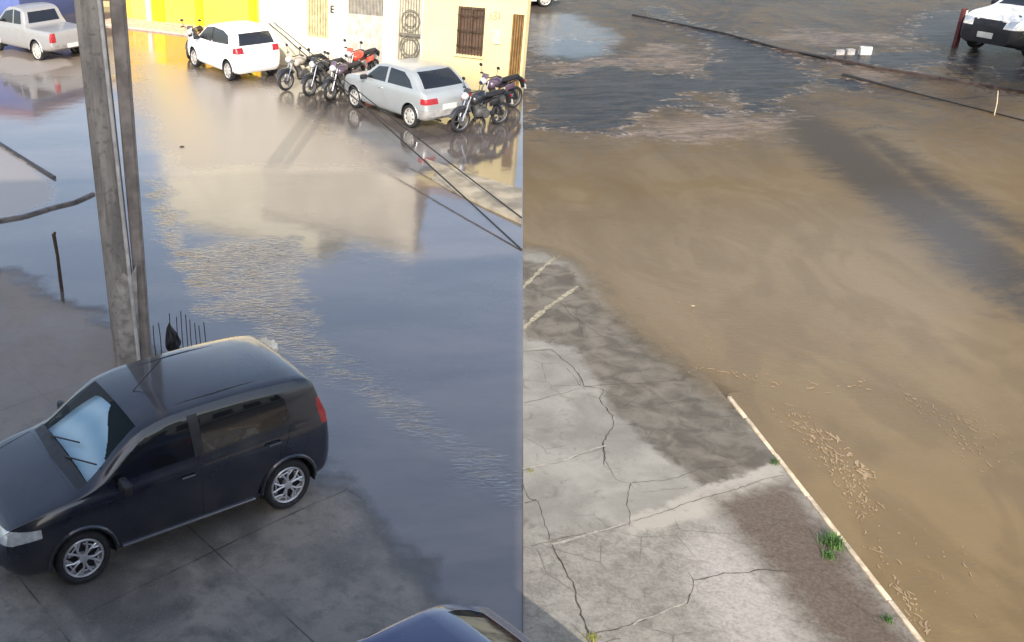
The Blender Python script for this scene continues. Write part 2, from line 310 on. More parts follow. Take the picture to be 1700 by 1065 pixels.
craze = t.math('MULTIPLY', t.step(vc.outputs[0], .002, .012, 1, 0), t.step(t.noise(.9, 4), .5, .6)); c = t.mix(t.math('MULTIPLY', craze, .6), c, srgb(72, 66, 58))
c = t.mix(t.step(t.noise(3.2, 7, .7, None, .8), .56, .68, 0, .45), c, srgb(98, 90, 78)); c = t.mix(t.step(t.noise(120, 2), .66, .72, 0, .5), c, srgb(70, 64, 58))
t.set(Base_Color=c, Roughness=t.math('SUBTRACT', .9, t.math('MULTIPLY', wet, .12))); t.set(Normal=t.bump(n5, .25, .008, t.bump(n2, .25, .02)))
SLAB = t.m
ys3 = np.arange(3, 18.6, .05); us3 = np.linspace(0, 1, 90)
def zr(P): return np.clip(.03-(P[:, 1]-10.0)*.03, -.012, .03)
U, Y = np.meshgrid(us3, ys3)
def slab_sheet():
    X = seamx(Y)+U*(kerbx(Y)-seamx(Y)); P = np.stack([X.ravel(), Y.ravel()], 1)
    nx, ny = len(us3), len(ys3); i = np.arange(nx*ny).reshape(ny, nx); F = np.stack([i[:-1, :-1], i[:-1, 1:], i[1:, 1:], i[1:, :-1]], -1).reshape(-1, 4)
    me = bpy.data.meshes.new('right_pavement'); V = np.column_stack([P, zr(P)])
    # cracks and joints: ribbons lying on the slabs, part of the same mesh
    cv, cf, cm = [], [], []
    def ribbon(px, wd, mi, wob=.02, lift=.004):
        pts = [G(*p) for p in px]; out = []
        for a, b in zip(pts, pts[1:]):
            n = max(2, int((b-a).length/.06))
            out += [a.lerp(b, k/n) for k in range(n)]
        out.append(pts[-1]); base = len(V)+len(cv); off = 0
        for k, p in enumerate(out):
            d = (out[min(k+1, len(out)-1)]-out[max(k-1, 0)]); d.normalize(); s = Vector((-d.y, d.x, 0))
            off = off*.6+random.uniform(-wob, wob); ww = wd*random.uniform(.45, 1.3)
            for sg in (-1, 1):
                q = p+s*(off+sg*ww/2); zz = float(zr(np.array([[q.x, q.y]]))[0])+lift; cv.append((q.x, q.y, zz))
        for k in range(len(out)-1): cf.append((base+2*k, base+2*k+1, base+2*k+3, base+2*k+2)); cm.append(mi)
    crk = [([(888, 440), (905, 470), (880, 478), (930, 500), (975, 495)], .012), ([(930, 500), (960, 530), (1000, 556)], .014), ([(868, 520), (905, 505), (990, 470)], .008),
           ([(955, 510), (968, 560), (1015, 556), (1060, 552)], .010), ([(870, 582), (915, 578), (920, 582), (955, 610), (970, 640), (1000, 645), (998, 665), (1015, 690), (1020, 705), (1003, 735), (1005, 770)], .016),
           ([(868, 668), (935, 650), (975, 640), (1060, 634), (1140, 628)], .012), ([(868, 545), (920, 538), (960, 535)], .008), ([(1003, 735), (1000, 752), (1005, 775)], .012),
           ([(1005, 770), (1020, 800), (1045, 806), (1110, 800), (1165, 782), (1230, 775)], .010), ([(1045, 806), (1042, 875)], .012), ([(868, 800), (878, 832), (890, 836), (912, 900)], .014),
           ([(870, 838), (890, 834)], .014), ([(916, 905), (935, 945), (950, 970), (958, 1010), (975, 1055), (985, 1080)], .028), ([(985, 1058), (1060, 1035), (1140, 1006)], .012),
           ([(1140, 1006), (1152, 968), (1145, 955)], .012), ([(1152, 968), (1200, 955), (1260, 950), (1330, 955)], .014), ([(1300, 930), (1360, 960), (1420, 1010), (1470, 1050)], .009),
           ([(868, 915), (915, 903), (1040, 874)], .009), ([(940, 610), (965, 640)], .01), ([(868, 784), (940, 768), (1003, 745)], .008), ([(1050, 870), (1170, 828), (1300, 793)], .009), ([(1060, 634), (1150, 700), (1235, 690)], .006), ([(1015, 690), (1120, 665), (1215, 668)], .006), ([(1045, 806), (1060, 820), (1140, 812)], .006), ([(1030, 1065), (1000, 1072)], .01), ([(1255, 860), (1320, 868)], .008)]
    for q, wd in crk: ribbon(q, wd*.72, 1, .016)
    for q, wd in [([(866, 478), (905, 440), (932, 420)], .06), ([(866, 545), (905, 512), (960, 474)], .07)]: ribbon(q, wd*1.15, 2, .004, .006)
    for q, wd in [([(868, 782), (940, 765), (1005, 742)], .022), ([(916, 908), (1040, 872)], .03), ([(1050, 1040), (1140, 1003)], .02), ([(870, 580), (915, 576)], .02)]: ribbon(q, wd, 3, .012, .006)
    VA = np.vstack([V, np.array(cv)]); FA = np.vstack([F, np.array(cf)])
    me.vertices.add(len(VA)); me.vertices.foreach_set('co', VA.astype(np.float32).ravel()); me.loops.add(FA.size); me.loops.foreach_set('vertex_index', FA.ravel().astype(np.int32))
    me.polygons.add(len(FA)); me.polygons.foreach_set('loop_start', np.arange(0, FA.size, 4, dtype=np.int32)); me.polygons.foreach_set('loop_total', np.full(len(FA), 4, dtype=np.int32))
    me.polygons.foreach_set('material_index', np.array([0]*len(F)+cm, dtype=np.int32)); me.update(calc_edges=True)
    P = VA[:, :2]
    for k, v in dict(sd_wet=sdf(P, gpoly(R_WET)), sd_wet2=sdf(P, gpoly(R_WET2)), sd_pale=sdf(P, gpoly(R_PALE)), sd_ramp=sdf(P, gpoly(R_RAMP)), dist=P[:, 1]).items():
        a = me.attributes.new(k, 'FLOAT', 'POINT'); a.data.foreach_set('value', v.astype(np.float32))
    for m in (SLAB, simple('crack_dirt', srgb(74, 67, 58), .95, scale=5, var=.5), simple('pale_joint', srgb(158, 148, 124), .85, scale=14, var=.4), simple('grey_joint', srgb(164, 156, 142), .85, scale=20)): me.materials.append(m)
    o = bpy.data.objects.new('right_pavement', me); COL.objects.link(o); tag(o, kind='structure')
slab_sheet()
# kerb stones along the right pavement
KERB = simple('kerb_stone', srgb(206, 186, 156), .8, scale=9, var=.35, bump=.4)
bm = BM(); y = 4.0
while y < 11.3:
    L = random.uniform(.75, .95); y1 = min(y+L, 11.3); a, b = float(kerbx(np.array(y))), float(kerbx(np.array(y1)))
    z = .045-.012*max(0, y1-9.5)
    box(bm, ((a+b)/2+.03, (y+y1)/2, z-.1), (.052, y1-y-.012, .2), rz=-math.atan2(b-a, y1-y), bevel=.008)
    y = y1
tag(obj('kerb', bm, KERB, smooth=True), kind='structure')
# left kerb of the flooded parking strip, sinking into the water
STRIP = simple('strip_concrete', srgb(158, 146, 124), .6, scale=2, var=.45, bump=.3)
q = [G(*p) for p in ((668, 248), (760, 284), (866, 318), (866, 372), (800, 342), (740, 312), (695, 284))]
bm = BM(); zt = [-.03, .04, .07, .07, .05, .03, -.03]
hi = [bm.verts.new((p.x, p.y, z)) for p, z in zip(q, zt)]; lo = [bm.verts.new((p.x, p.y, -.1)) for p in q]
bm.faces.new(hi)
for i in range(7): bm.faces.new((hi[i], lo[i], lo[(i+1) % 7], hi[(i+1) % 7]))
bmesh.ops.recalc_face_normals(bm, faces=bm.faces); bmesh.ops.triangulate(bm, faces=[f for f in bm.faces if len(f.verts) > 4])
tag(obj('parking_kerb', bm, STRIP), kind='structure')
# distant kerb on the right road
q = [G(*p) for p in ((1290, 82), (1370, 96), (1450, 113), (1560, 131), (1720, 157))]
bm = BM()
for a, b in zip(q, q[1:]):
    d = b-a; box(bm, ((a+b)/2+Vector((0, 0, -.01))), (d.length-.02, .10, .17), rz=math.atan2(d.y, d.x), bevel=.02)
tag(obj('far_kerb', bm, simple('wet_kerb', srgb(58, 46, 42), .7, var=.5, scale=3)), kind='structure')

# ================================================================== BUILDINGS
A0 = Vector((7.06, 28.2, 0)); D = Vector((-.78282, .62224, 0)); N = Vector((-.62224, -.78282, 0))
FRZ = math.atan2(-D.y, -D.x)                    # local +x runs to the right along the fronts, local -y faces the street
def fr(s, o=0, z=0): return A0+D*s+N*o+Vector((0, 0, z))
def wallbm(s0, s1, z1, holes, o=0, th=.2, mi=0, bm=None):
    """front wall between s0 and s1, with rectangular openings (sa, sb, za, zb)"""
    bm = bm or BM(); ss = sorted({s0, s1, *[h[0] for h in holes], *[h[1] for h in holes]}); zs = sorted({-.15, z1, *[h[2] for h in holes], *[h[3] for h in holes]})
    for a, b in zip(ss, ss[1:]):
        for c, d in zip(zs, zs[1:]):
            sm, zm = (a+b)/2, (c+d)/2
            if any(h[0] < sm < h[1] and h[2] < zm < h[3] for h in holes): continue
            p = [fr(a, o), fr(b, o), fr(b, o-th), fr(a, o-th)]
            prism(bm, [(v.x, v.y) for v in p], c, d, mi)
    bmesh.ops.remove_doubles(bm, verts=bm.verts, dist=.0005)
    return bm
def fbox(bm, s0, s1, z0, z1, o0, o1, mi=0):
    p = [fr(s0, o0), fr(s1, o0), fr(s1, o1), fr(s0, o1)]; prism(bm, [(v.x, v.y) for v in p], z0, z1, mi)
def plaster(name, col, dirt, z0=.1, z1=.9):
    t = NT(name); n1 = t.noise(1.1, 6, .65); n2 = t.noise(9, 5)
    sep = t.n('ShaderNodeSeparateXYZ'); t.l(t.tc.outputs['Object'], sep.inputs[0])
    c = t.mix(t.step(n1, .35, .7), col, tuple(v*.86 for v in col[:3])+(1,))
    streak = t.noise(1.0, 5, .6, t.mapping((3.2, 3.2, .35)))
    c = t.mix(t.step(streak, .55, .75, 0, .14), c, dirt)
    low = t.math('MULTIPLY', t.step(t.math('ADD', sep.outputs[2], t.math('MULTIPLY', t.math('SUBTRACT', n1, .5), .9)), z0, z1, .75, 0), 1)
    t.set(Base_Color=t.mix(low, c, dirt), Roughness=.85); t.set(Normal=t.bump(n2, .2, .01)); return t.m
CREAM = plaster('cream_plaster', srgb(222, 204, 150), srgb(150, 138, 104)); WHITE = plaster('white_plaster', srgb(228, 222, 202), srgb(164, 156, 128))
TRIM = simple('white_trim', srgb(236, 230, 214), .6); DARKW = simple('dark_shutter', srgb(92, 72, 58), .55, var=.3)
BARS = simple('window_bars', srgb(70, 58, 46), .4, .3); GATE = simple('brown_gate_paint', srgb(128, 98, 58), .5, var=.3); GATED = simple('gate_gap', srgb(70, 52, 32), .6)
ROOF = simple('clay_roof', srgb(150, 84, 58), .85, scale=3)
INNER = simple('room_dark', srgb(40, 36, 34), .9); METAL = simple('grey_metal_sheet', srgb(196, 190, 178), .5, .2, var=.2); ORN = simple('grey_grille', srgb(120, 116, 106), .5, .3)
BACK = Vector((.2391, .971, 0))                 # the end wall recedes in this direction
# cream house with barred window and slatted gate
H1 = empty('cream_house', fr(0), 0, 'cream house with a dark barred window and a brown slatted gate at its end', 'house')
def pin(o, root): o.parent = root; o.matrix_parent_inverse = Matrix.Translation(root.location).inverted(); return o
pin(obj('wall', wallbm(-.02, 2.74, 3.1, [(.80, 1.63, .96, 2.27)]), CREAM), H1)
bm = BM(); fbox(bm, -.42, -.36, -.1, 3.1, 0, -.2); fbox(bm, -.36, -.02, 2.18, 3.1, 0, -.2); pin(obj('gate_pier', bm, CREAM), H1)
bm = BM(); a = fr(-.42, -.2); b = a+BACK*6; c = b+D*6.5; d = fr(2.74, -.2); e = fr(2.5, -.2); prism(bm, [(p.x, p.y) for p in (a+D*.0, b, b+D*.2, a+D*.2)], -.1, 3.0); pin(obj('end_wall', bm, CREAM), H1)
bm = BM(); prism(bm, [(p.x, p.y) for p in (fr(-.45, .12), a+BACK*6.1-D*.05, c, fr(2.74, -.1), fr(2.74, .12))], 3.104, 3.2); pin(obj('roof', bm, ROOF), H1)
wf = BM(); fbox(wf, .80, 1.63, .96, 1.02, -.02, -.12); fbox(wf, .80, 1.63, 2.21, 2.27, -.02, -.12); fbox(wf, .80, .86, 1.02, 2.21, -.02, -.12); fbox(wf, 1.57, 1.63, 1.02, 2.21, -.02, -.12); fbox(wf, 1.19, 1.24, 1.02, 2.21, -.03, -.12)
W = pin(obj('window', wf, DARKW), H1)
def sub(o, p, root): o.parent = p; return o
bm = BM(); fbox(bm, .86, 1.57, 1.02, 2.21, -.09, -.11); sub(obj('shutter', bm, DARKW), W, H1)
bm = BM()
for k in range(9): s = .84+k*.0945; tube(bm, [fr(s, .03, .93), fr(s, .03, 2.28)], .011, 6)
for z in (1.2, 1.62, 2.05): fbox(bm, .8, 1.63, z-.012, z+.012, .024, .036)
sub(obj('bars', bm, BARS), W, H1)
bm = BM(); fbox(bm, .76, 1.67, .90, .955, .06, 0); sub(obj('sill', bm, CREAM), W, H1)
g = BM(); fbox(g, -.36, -.02, .05, 2.18, -.06, -.1, 1)
for k in range(5): s = -.345+k*.072; fbox(g, s, s+.045, .05, 2.17, -.02, -.058)
pin(obj('gate', g, [GATE, GATED]), H1)
bm = BM(); fbox(bm, .28, .5, 1.35, 1.72, .05, 0); pin(obj('meter_box', bm, simple('meter_box_grey', srgb(214, 204, 170), .5)), H1)
bm = BM()
for pts in ([(.66, 1.98), (.62, 2.16), (.57, 1.99)], [(.54, 2.18), (.44, 2.19), (.50, 2.09), (.43, 2.02), (.53, 1.98)], [(.38, 2.2), (.36, 2.0)]):
    tube(bm, [fr(s, .008, z) for s, z in pts], .012, 5)
pin(obj('house_number', bm, simple('number_paint', srgb(150, 132, 92), .6)), H1)
# white two storey house
H2 = empty('white_house', fr(5), 0, 'white two storey house with grey metal garage door, ornate grille and shuttered window', 'house')
pin(obj('wall', wallbm(2.74, 8.72, 3.0, [(2.78, 3.55, -.15, 2.5), (4.02, 5.33, -.15, 2.35), (6.02, 6.84, .98, 2.35)], o=.02), WHITE), H2)
bm = BM(); fbox(bm, 2.74, 8.72, 3.004, 5.35, .02, -.18); pin(obj('upper_wall', bm, plaster('grey_plaster', srgb(214, 206, 190), srgb(180, 172, 158))), H2)
bm = BM(); fbox(bm, 3.56, 4.0, -.1, 3.0, .12, .024); pin(obj('pillar', bm, TRIM), H2)
bm = BM(); fbox(bm, 5.36, 5.78, -.1, 3.0, .06, .024); pin(obj('pilaster', bm, TRIM), H2)
bm = BM(); a = fr(2.76, -.2); c = fr(8.7, -.2); prism(bm, [(p.x, p.y) for p in (a, a+BACK*5.5, c-N*5.5, c)], -.1, 5.25); pin(obj('back_rooms', bm, WHITE), H2)
bm = BM(); fbox(bm, 2.6, 8.85, 5.354, 5.5, .15, -.6); pin(obj('roof', bm, TRIM), H2)
g = BM(); fbox(g, 4.02, 5.33, -.05, 2.35, -.06, -.1)
for k in range(13): s = 4.05+k*.1; fbox(g, s, s+.05, 0, 1.75, -.045, -.058)
for k in range(26): s = 4.04+k*.05; fbox(g, s, s+.022, 1.8, 2.33, -.04, -.058, 1)
pin(obj('garage_door', g, [METAL, ORN]), H2)
bm = BM(); fbox(bm, 2.8, 3.55, 0, 2.5, -.14, -.16, 1)
for k in range(9): s = 2.82+k*.09; tube(bm, [fr(s, -.05, 0), fr(s, -.05, 2.45)], .010, 5)
for r_, cz in ((.33, 1.0), (.24, 1.0), (.30, 1.75), (.18, 1.75), (.3, .4)):
    tube(bm, [fr(3.17+r_*math.cos(a_*math.pi/10), -.035, cz+r_*math.sin(a_*math.pi/10)) for a_ in range(21)], .016, 5)
fbox(bm, 2.8, 3.55, -.02, .5, -.06, -.08, 2); fbox(bm, 2.78, 3.55, 1.3, 1.38, -.03, -.07)
pin(obj('ornate_gate', bm, [ORN, simple('porch_wall', srgb(190, 182, 160), .8), METAL]), H2)
def win2(s0, s1, z0, z1, m):
    b = BM(); fbox(b, s0, s1, z0, z0+.05, -.02, -.1); fbox(b, s0, s1, z1-.05, z1, -.02, -.1); fbox(b, s0, s0+.05, z0+.05, z1-.05, -.02, -.1); fbox(b, s1-.05, s1, z0+.05, z1-.05, -.02, -.1)
    o = pin(obj('window', b, m), H2); b = BM()
    n = 7
    for k in range(n):
        a = s0+.05+(s1-s0-.1)*k/n; fbox(b, a+.012, a+(s1-s0-.1)/n-.012, z0+.05, z1-.05, -.05, -.075)
    fbox(b, s0+.05, s1-.05, z0+.05, z1-.05, -.08, -.095, 1); sub(obj('shutter', b, [m, INNER]), o, H2)
BEIGE = simple('beige_shutter', srgb(186, 172, 132), .6)
win2(6.02, 6.84, .98, 2.35, BEIGE)
bm = BM()
for z in (1.78, 1.87, 1.96): fbox(bm, 5.82, 5.9, z, z+.035, .05, .022)
fbox(bm, 5.897, 5.935, 1.78, 1.995, .052, .022)
pin(obj('meter_bracket', bm, simple('bracket_dark', srgb(60, 52, 40), .6)), H2)
# yellow wall and the tall white house behind it
A1 = Vector((-2.12, 40.53, 0))
def fy(s, o=0): return A1+D*s+N*o
def ybox(bm, s0, s1, z0, z1, o0, o1, mi=0):
    p = [fy(s0, o0), fy(s1, o0), fy(s1, o1), fy(s0, o1)]; prism(bm, [(v.x, v.y) for v in p], z0, z1, mi)
H3 = empty('yellow_wall', A1, 0, 'bright yellow painted street wall with upright posts behind the white parked car', 'wall')
YEL = plaster('yellow_paint', srgb(240, 192, 72), srgb(206, 164, 80), .0, .5)
bm = BM(); ybox(bm, -4.5, 4.1, -.1, 3.0, 0, -.2); pin(obj('panel_wall', bm, YEL), H3)
YB = simple('bright_yellow_post', srgb(246, 222, 30), .5, var=.1)
for s0, s1 in ((-.28, .06), (1.75, 2.35), (-2.9, -2.6)):
    bm = BM(); ybox(bm, s0, s1, -.1, 3.1, .1, .003); pin(obj('post', bm, YB), H3)
bm = BM(); ybox(bm, 2.5, 2.72, -.1, 3.1, .07, .003); pin(obj('white_post', bm, TRIM), H3)
bm = BM(); ybox(bm, 2.73, 3.6, .0, 2.4, .03, .003); pin(obj('door', bm, simple('pale_yellow_door', srgb(238, 206, 96), .6)), H3)
bm = BM(); ybox(bm, -4.5, 4.4, -.1, .08, 1.5, .004); tag(obj('pink_sidewalk', bm, simple('pinkish_concrete', srgb(206, 178, 158), .8)), kind='structure')
H4 = empty('tall_white_house', fy(1, -2), 0, 'tall white house rising behind the yellow wall', 'house')
bm = BM(); ybox(bm, -5, 3.4, 0, 8.8, -1, -5); pin(obj('wall', bm, WHITE), H4)
bm = BM(); ybox(bm, -5.2, 3.6, 8.804, 9, -.8, -5.2); pin(obj('roof', bm, TRIM), H4)
# houses behind the pickup
def far_house(name, label, p0, p1, h, wallm, winm, dep=5):
    p0, p1 = Vector(p0), Vector(p1); d = (p1-p0); L = d.length; d.normalize(); n = Vector((-d.y, d.x, 0))
    root = empty(name, p0, math.atan2(d.y, d.x), label, 'house'); bm = BM(); box(bm, (L/2, dep/2, h/2-.1), (L, dep, h)); obj('wall', bm, wallm, root)
    bm = BM(); box(bm, (L/2, dep/2, h+.005), (L+.3, dep+.3, .2)); obj('roof', bm, ROOF, root)
    for k in range(int(L/2)):
        b = BM(); x = 1+k*2.0
        for q in range(10): box(b, (x, -.02-.012*(q % 2), .35+q*.19), (1.2, .06, .165))
        obj('shutter', b, winm, root)
    return root
a = G(-60, 38); b = G(41, 44); b = b+Vector((-.1, 0, 0)); far_house('blue_house', 'blue house front with pale blue slatted shutter at the far left end of the street', (a.x, a.y, 0), (b.x, b.y, 0), 3.6, plaster('blue_paint', srgb(84, 98, 150), srgb(70, 76, 110)), simple('pale_blue_slats', srgb(126, 146, 178), .5))
far_house('pale_house', 'pale cream house front in the distance behind the silver pickup', (-9.6, 47.5, 0), (-4.6, 46.2, 0), 3.4, CREAM, DARKW)
# unseen white pillar beyond the right road, added for its glint in the water
bm = BM(); box(bm, (0, 0, .55), (.86, .56, 1.3), mi=1); box(bm, (0, 0, 2.4), (.8, .5, 2.4)); box(bm, (0, 0, 3.65), (.95, .65, .12)); p = G(915, 0); o = obj('glint_pillar', bm, [TRIM, INNER]); o.location = (p.x+.6, p.y+4.5, 0)
tag(o, 'unseen white pillar with dark base, added for its glint in the water of the right road', 'pillar')
# the photographer's own house, behind the camera: it shades the left foreground
hx = .28
PH = empty('photographers_house', (-6.5, -4, 0), 0, 'tall plastered three storey house the street is seen from', 'house')
bm = BM(); prism(bm, [(-14+6.5, 3.0), (-14+6.5, -6), (3.2, -6), (3.7, 3.0)], -.1, 12.9); prism(bm, [(3.703, 3.0), (3.203, -6), (hx+6.5-2.4, -6), (hx+6.5, 3.0)], -.1, 10.0); obj('wall', bm, plaster('house_plaster', srgb(120, 112, 104), srgb(90, 84, 78)), PH)
bm = BM(); prism(bm, [(-14+6.4, 3.0), (-14+6.4, -6), (3.2, -6), (3.7, 3.0)], 12.904, 13.05); obj('roof', bm, ROOF, PH)
bm = BM(); box(bm, (1.2, 3.6, 5.4), (10, 1.1, .16)); obj('balcony', bm, TRIM, PH)
bm = BM(); box(bm, (-2.2, 3.35, 8.6), (9, .6, .14)); obj('canopy', bm, TRIM, PH)
for z in (1.2, 4.2, 7.8, 10.6):
    for x in (-6, -3.6, -1.2, 1.2, 3.6):
        if z == 1.2 and x > 3: continue
        b = BM(); box(b, (x, 3.03, z+.6), (1.2, .05, 1.2)); box(b, (x, 3.05, z+.6), (.05, .06, 1.2)); obj('window', b, TRIM, PH)

# ================================================================== CARS
def paint(name, col, metal=.0, rough=.35, coat=.6, dirt=.2):
    t = NT(name); n1 = t.noise(2.2, 5); n2 = t.noise(90, 2)
    c = t.mix(t.step(n1, .4, .75, 0, dirt), col, srgb(150, 140, 126))
    t.set(Base_Color=c, Metallic=metal, Roughness=t.step(n1, .3, .7, rough*.85, rough*1.3), Coat_Weight=coat, Coat_Roughness=.08)
    return t.m
RUB = simple('black_rubber', srgb(30, 30, 32), .6, var=.3); BLK = simple('black_plastic', srgb(34, 34, 38), .45, var=.2)
TYRE = simple('tyre_rubber', srgb(36, 36, 38), .8, var=.3, bump=.3); ALLOY = simple('alloy', srgb(200, 200, 204), .35, .6, var=.12)
STEEL = simple('wheel_cover', srgb(196, 192, 184), .4, .3, var=.15)
CHR = simple('chrome', srgb(210, 210, 214), .15, 1.0, var=.05)
PLATE = simple('plate_grey', srgb(196, 196, 192), .5, var=.08); LAMPW = simple('headlamp_glass', srgb(214, 216, 218), .12, .45, var=.2, scale=14, coat=1)
RED = simple('red_lamp', srgb(150, 22, 32), .3, coat=.6, var=.2); AMB = simple('amber_lamp', srgb(220, 120, 40), .25, coat=1)
SEAT_F = simple('dark_upholstery', srgb(44, 42, 44), .9)
def glassmat(name, tint, alpha):
    t = NT(name); t.set(Base_Color=tint, Roughness=.03, IOR=1.5, Specular_IOR_Level=.8, Coat_Weight=.5, Coat_Roughness=.02, Alpha=alpha); return t.m
GLASS = glassmat('tinted_glass', srgb(24, 26, 30), .86); CLEAR = glassmat('clear_glass', srgb(60, 80, 84), .16)
def pch(xs, ys):
    xs = np.array(xs, float); ys = np.array(ys, float); h = np.diff(xs); dl = np.diff(ys)/h; m = np.zeros(len(xs))
    m[0], m[-1] = dl[0], dl[-1]
    for i in range(1, len(xs)-1):
        if dl[i-1]*dl[i] > 0:
            w1, w2 = 2*h[i]+h[i-1], h[i]+2*h[i-1]; m[i] = (w1+w2)/(w1/dl[i-1]+w2/dl[i])
    def f(x):
        i = min(max(np.searchsorted(xs, x)-1, 0), len(h)-1); t = min(max((x-xs[i])/h[i], 0), 1)
        return ((1+2*t)*(1-t)**2*ys[i]+t*(1-t)**2*h[i]*m[i]+t*t*(3-2*t)*ys[i+1]+t*t*(t-1)*h[i]*m[i+1])
    return f
def cut(bm, poly, axes, bounds, normal=None, pad=.12):
    """cut the outline poly (in the two axes) into the shell and return the faces inside it"""
    poly = [np.array(p, float) for p in poly]; n = len(poly); cen = sum(poly)/n
    lo = np.min(poly, 0)-pad; hi = np.max(poly, 0)+pad
    def inb(f):
        c = f.calc_center_median()
        if any(not (a <= c[k] <= b) for k, (a, b) in bounds.items()): return False
        return normal is None or normal(f.normal)
    def cand():
        out = []
        for f in bm.faces:
            if not inb(f): continue
            vs = [(v.co[axes[0]], v.co[axes[1]]) for v in f.verts]
            if max(v[0] for v in vs) < lo[0] or min(v[0] for v in vs) > hi[0] or max(v[1] for v in vs) < lo[1] or min(v[1] for v in vs) > hi[1]: continue
            out.append(f)
        return out
    bm.normal_update()
    for i in range(n):
        a, b = poly[i], poly[(i+1) % n]; e = b-a; no = np.array([e[1], -e[0]]); no /= np.linalg.norm(no)
        if no@(cen-a) > 0: no = -no
        co = [0, 0, 0]; nv = [0, 0, 0]
        for k in (0, 1): co[axes[k]] = a[k]; nv[axes[k]] = no[k]
        fs = [f for f in cand() if True]
        mn, mx = np.minimum(a, b)-.03, np.maximum(a, b)+.03
        fs = [f for f in fs if max(v.co[axes[0]] for v in f.verts) > mn[0] and min(v.co[axes[0]] for v in f.verts) < mx[0] and max(v.co[axes[1]] for v in f.verts) > mn[1] and min(v.co[axes[1]] for v in f.verts) < mx[1]]
        geom = list(set(fs) | set(e_ for f in fs for e_ in f.edges) | set(v for f in fs for v in f.verts))
        bmesh.ops.bisect_plane(bm, geom=geom, dist=.0015, plane_co=co, plane_no=nv)
        bm.normal_update()
    res = []
    for f in cand():
        c = f.calc_center_median(); q = np.array([c[axes[0]], c[axes[1]]]); ok = True
        for i in range(n):
            a, b = poly[i], poly[(i+1) % n]; e = b-a; no = np.array([e[1], -e[0]])
            if no@(cen-a) > 0: no = -no
            if no@(q-a) > 1e-5: ok = False; break
        if ok: res.append(f)
    return res
def lift(bm, faces, name, mats, parent, rim=0, rim_mi=1, out=.0):
    """take faces off the shell as a mesh of their own, with an edging strip"""
    if not faces: return None
    nb = BM(); mp = {}
    for f in faces:
        vs = []
        for v in f.verts:
            if v not in mp: mp[v] = nb.verts.new(v.co)
            vs.append(mp[v])
        try: nb.faces.new(vs)
        except ValueError: pass
    bmesh.ops.delete(bm, geom=faces, context='FACES')
    nb.normal_update()
    if rim:
        r = bmesh.ops.inset_region(nb, faces=nb.faces[:], thickness=rim, depth=out, use_even_offset=True)
        for f in r['faces']: f.material_index = rim_mi
    return obj(name, nb, mats, parent, smooth=True, angle=30)
def shell(S):
    top, bot, hw, belt = (pch(*zip(*S[k])) for k in ('top', 'bot', 'hw', 'belt'))
    x0, x1 = S['top'][0][0], S['top'][-1][0]
    xs = sorted(set(np.round(np.concatenate([np.linspace(x0, x1, 58), x0+np.array([.015, .03, .05, .08, .12, .17, .23]), x1-np.array([.01, .025, .045, .07, .1, .14, .2]), [p[0] for p in S['top']]]), 4)))
    bm = BM(); rows = []
    for x in xs:
        t, b, w = top(x), bot(x), hw(x); bl = belt(x); g = min(1, max(0, (t-bl)/.26)); g = g*g*(3-2*g)
        sh = min(bl, t-.045); zc = b+(sh-b)*.62
        P = [(0, b), (.80*w, b), (.93*w, b+.05*min(1, (sh-b)*3)), (.985*w, b+(sh-b)*.28), (w, zc), (.985*w, sh-(sh-b)*.14), (S.get('shw', .945)*w, sh)]
        wb = P[-1][0]; tum = S.get('tumble', .26)
        hood = [(wb-.055*w, t-.022), (.52*w, t-.008), (0, t)]
        w5 = wb-.02-tum*max(0, t-.09-sh)
        cab = [(w5, t-.085), (w5-.13, t-.022), (0, t)]
        up = [((1-g)*h[0]+g*c[0], (1-g)*h[1]+g*c[1]) for h, c in zip(hood, cab)]
        Q = []
        segs = [2, 2, 3, 4, 4, 3, 7, 3, 5]; C = P+up
        for i in range(len(C)-1):
            p0, p1, p2, p3 = C[max(0, i-1)], C[i], C[i+1], C[min(len(C)-1, i+2)]
            if i == len(C)-2: p3 = (-C[i][0], C[i][1])
            if i in (0, 1): p0 = p1
            crease_a = i == 6; crease_b = i == 5 or i == 0
            for k in range(segs[i]):
                u = k/segs[i]; o = []
                for d in (0, 1):
                    m1 = (p2[d]-p0[d])/2 if not crease_a else (p2[d]-p1[d]); m2 = (p3[d]-p1[d])/2 if not crease_b else (p2[d]-p1[d])
                    o.append((2*u**3-3*u*u+1)*p1[d]+(u**3-2*u*u+u)*m1+(-2*u**3+3*u*u)*p2[d]+(u**3-u*u)*m2)
                Q.append(tuple(o))
        Q.append(C[-1]); full = Q+[(-q[0], q[1]) for q in Q[-2:0:-1]]
        rows.append([bm.verts.new((x, q[0], q[1])) for q in full])
    n = len(rows[0])
    for a, b in zip(rows, rows[1:]):
        for k in range(n): bm.faces.new((a[k], a[(k+1) % n], b[(k+1) % n], b[k]))
    bm.faces.new(rows[0]); bm.faces.new(rows[-1][::-1])
    bmesh.ops.recalc_face_normals(bm, faces=bm.faces[:]); bmesh.ops.triangulate(bm, faces=[f for f in bm.faces if len(f.verts) > 4])
    return bm
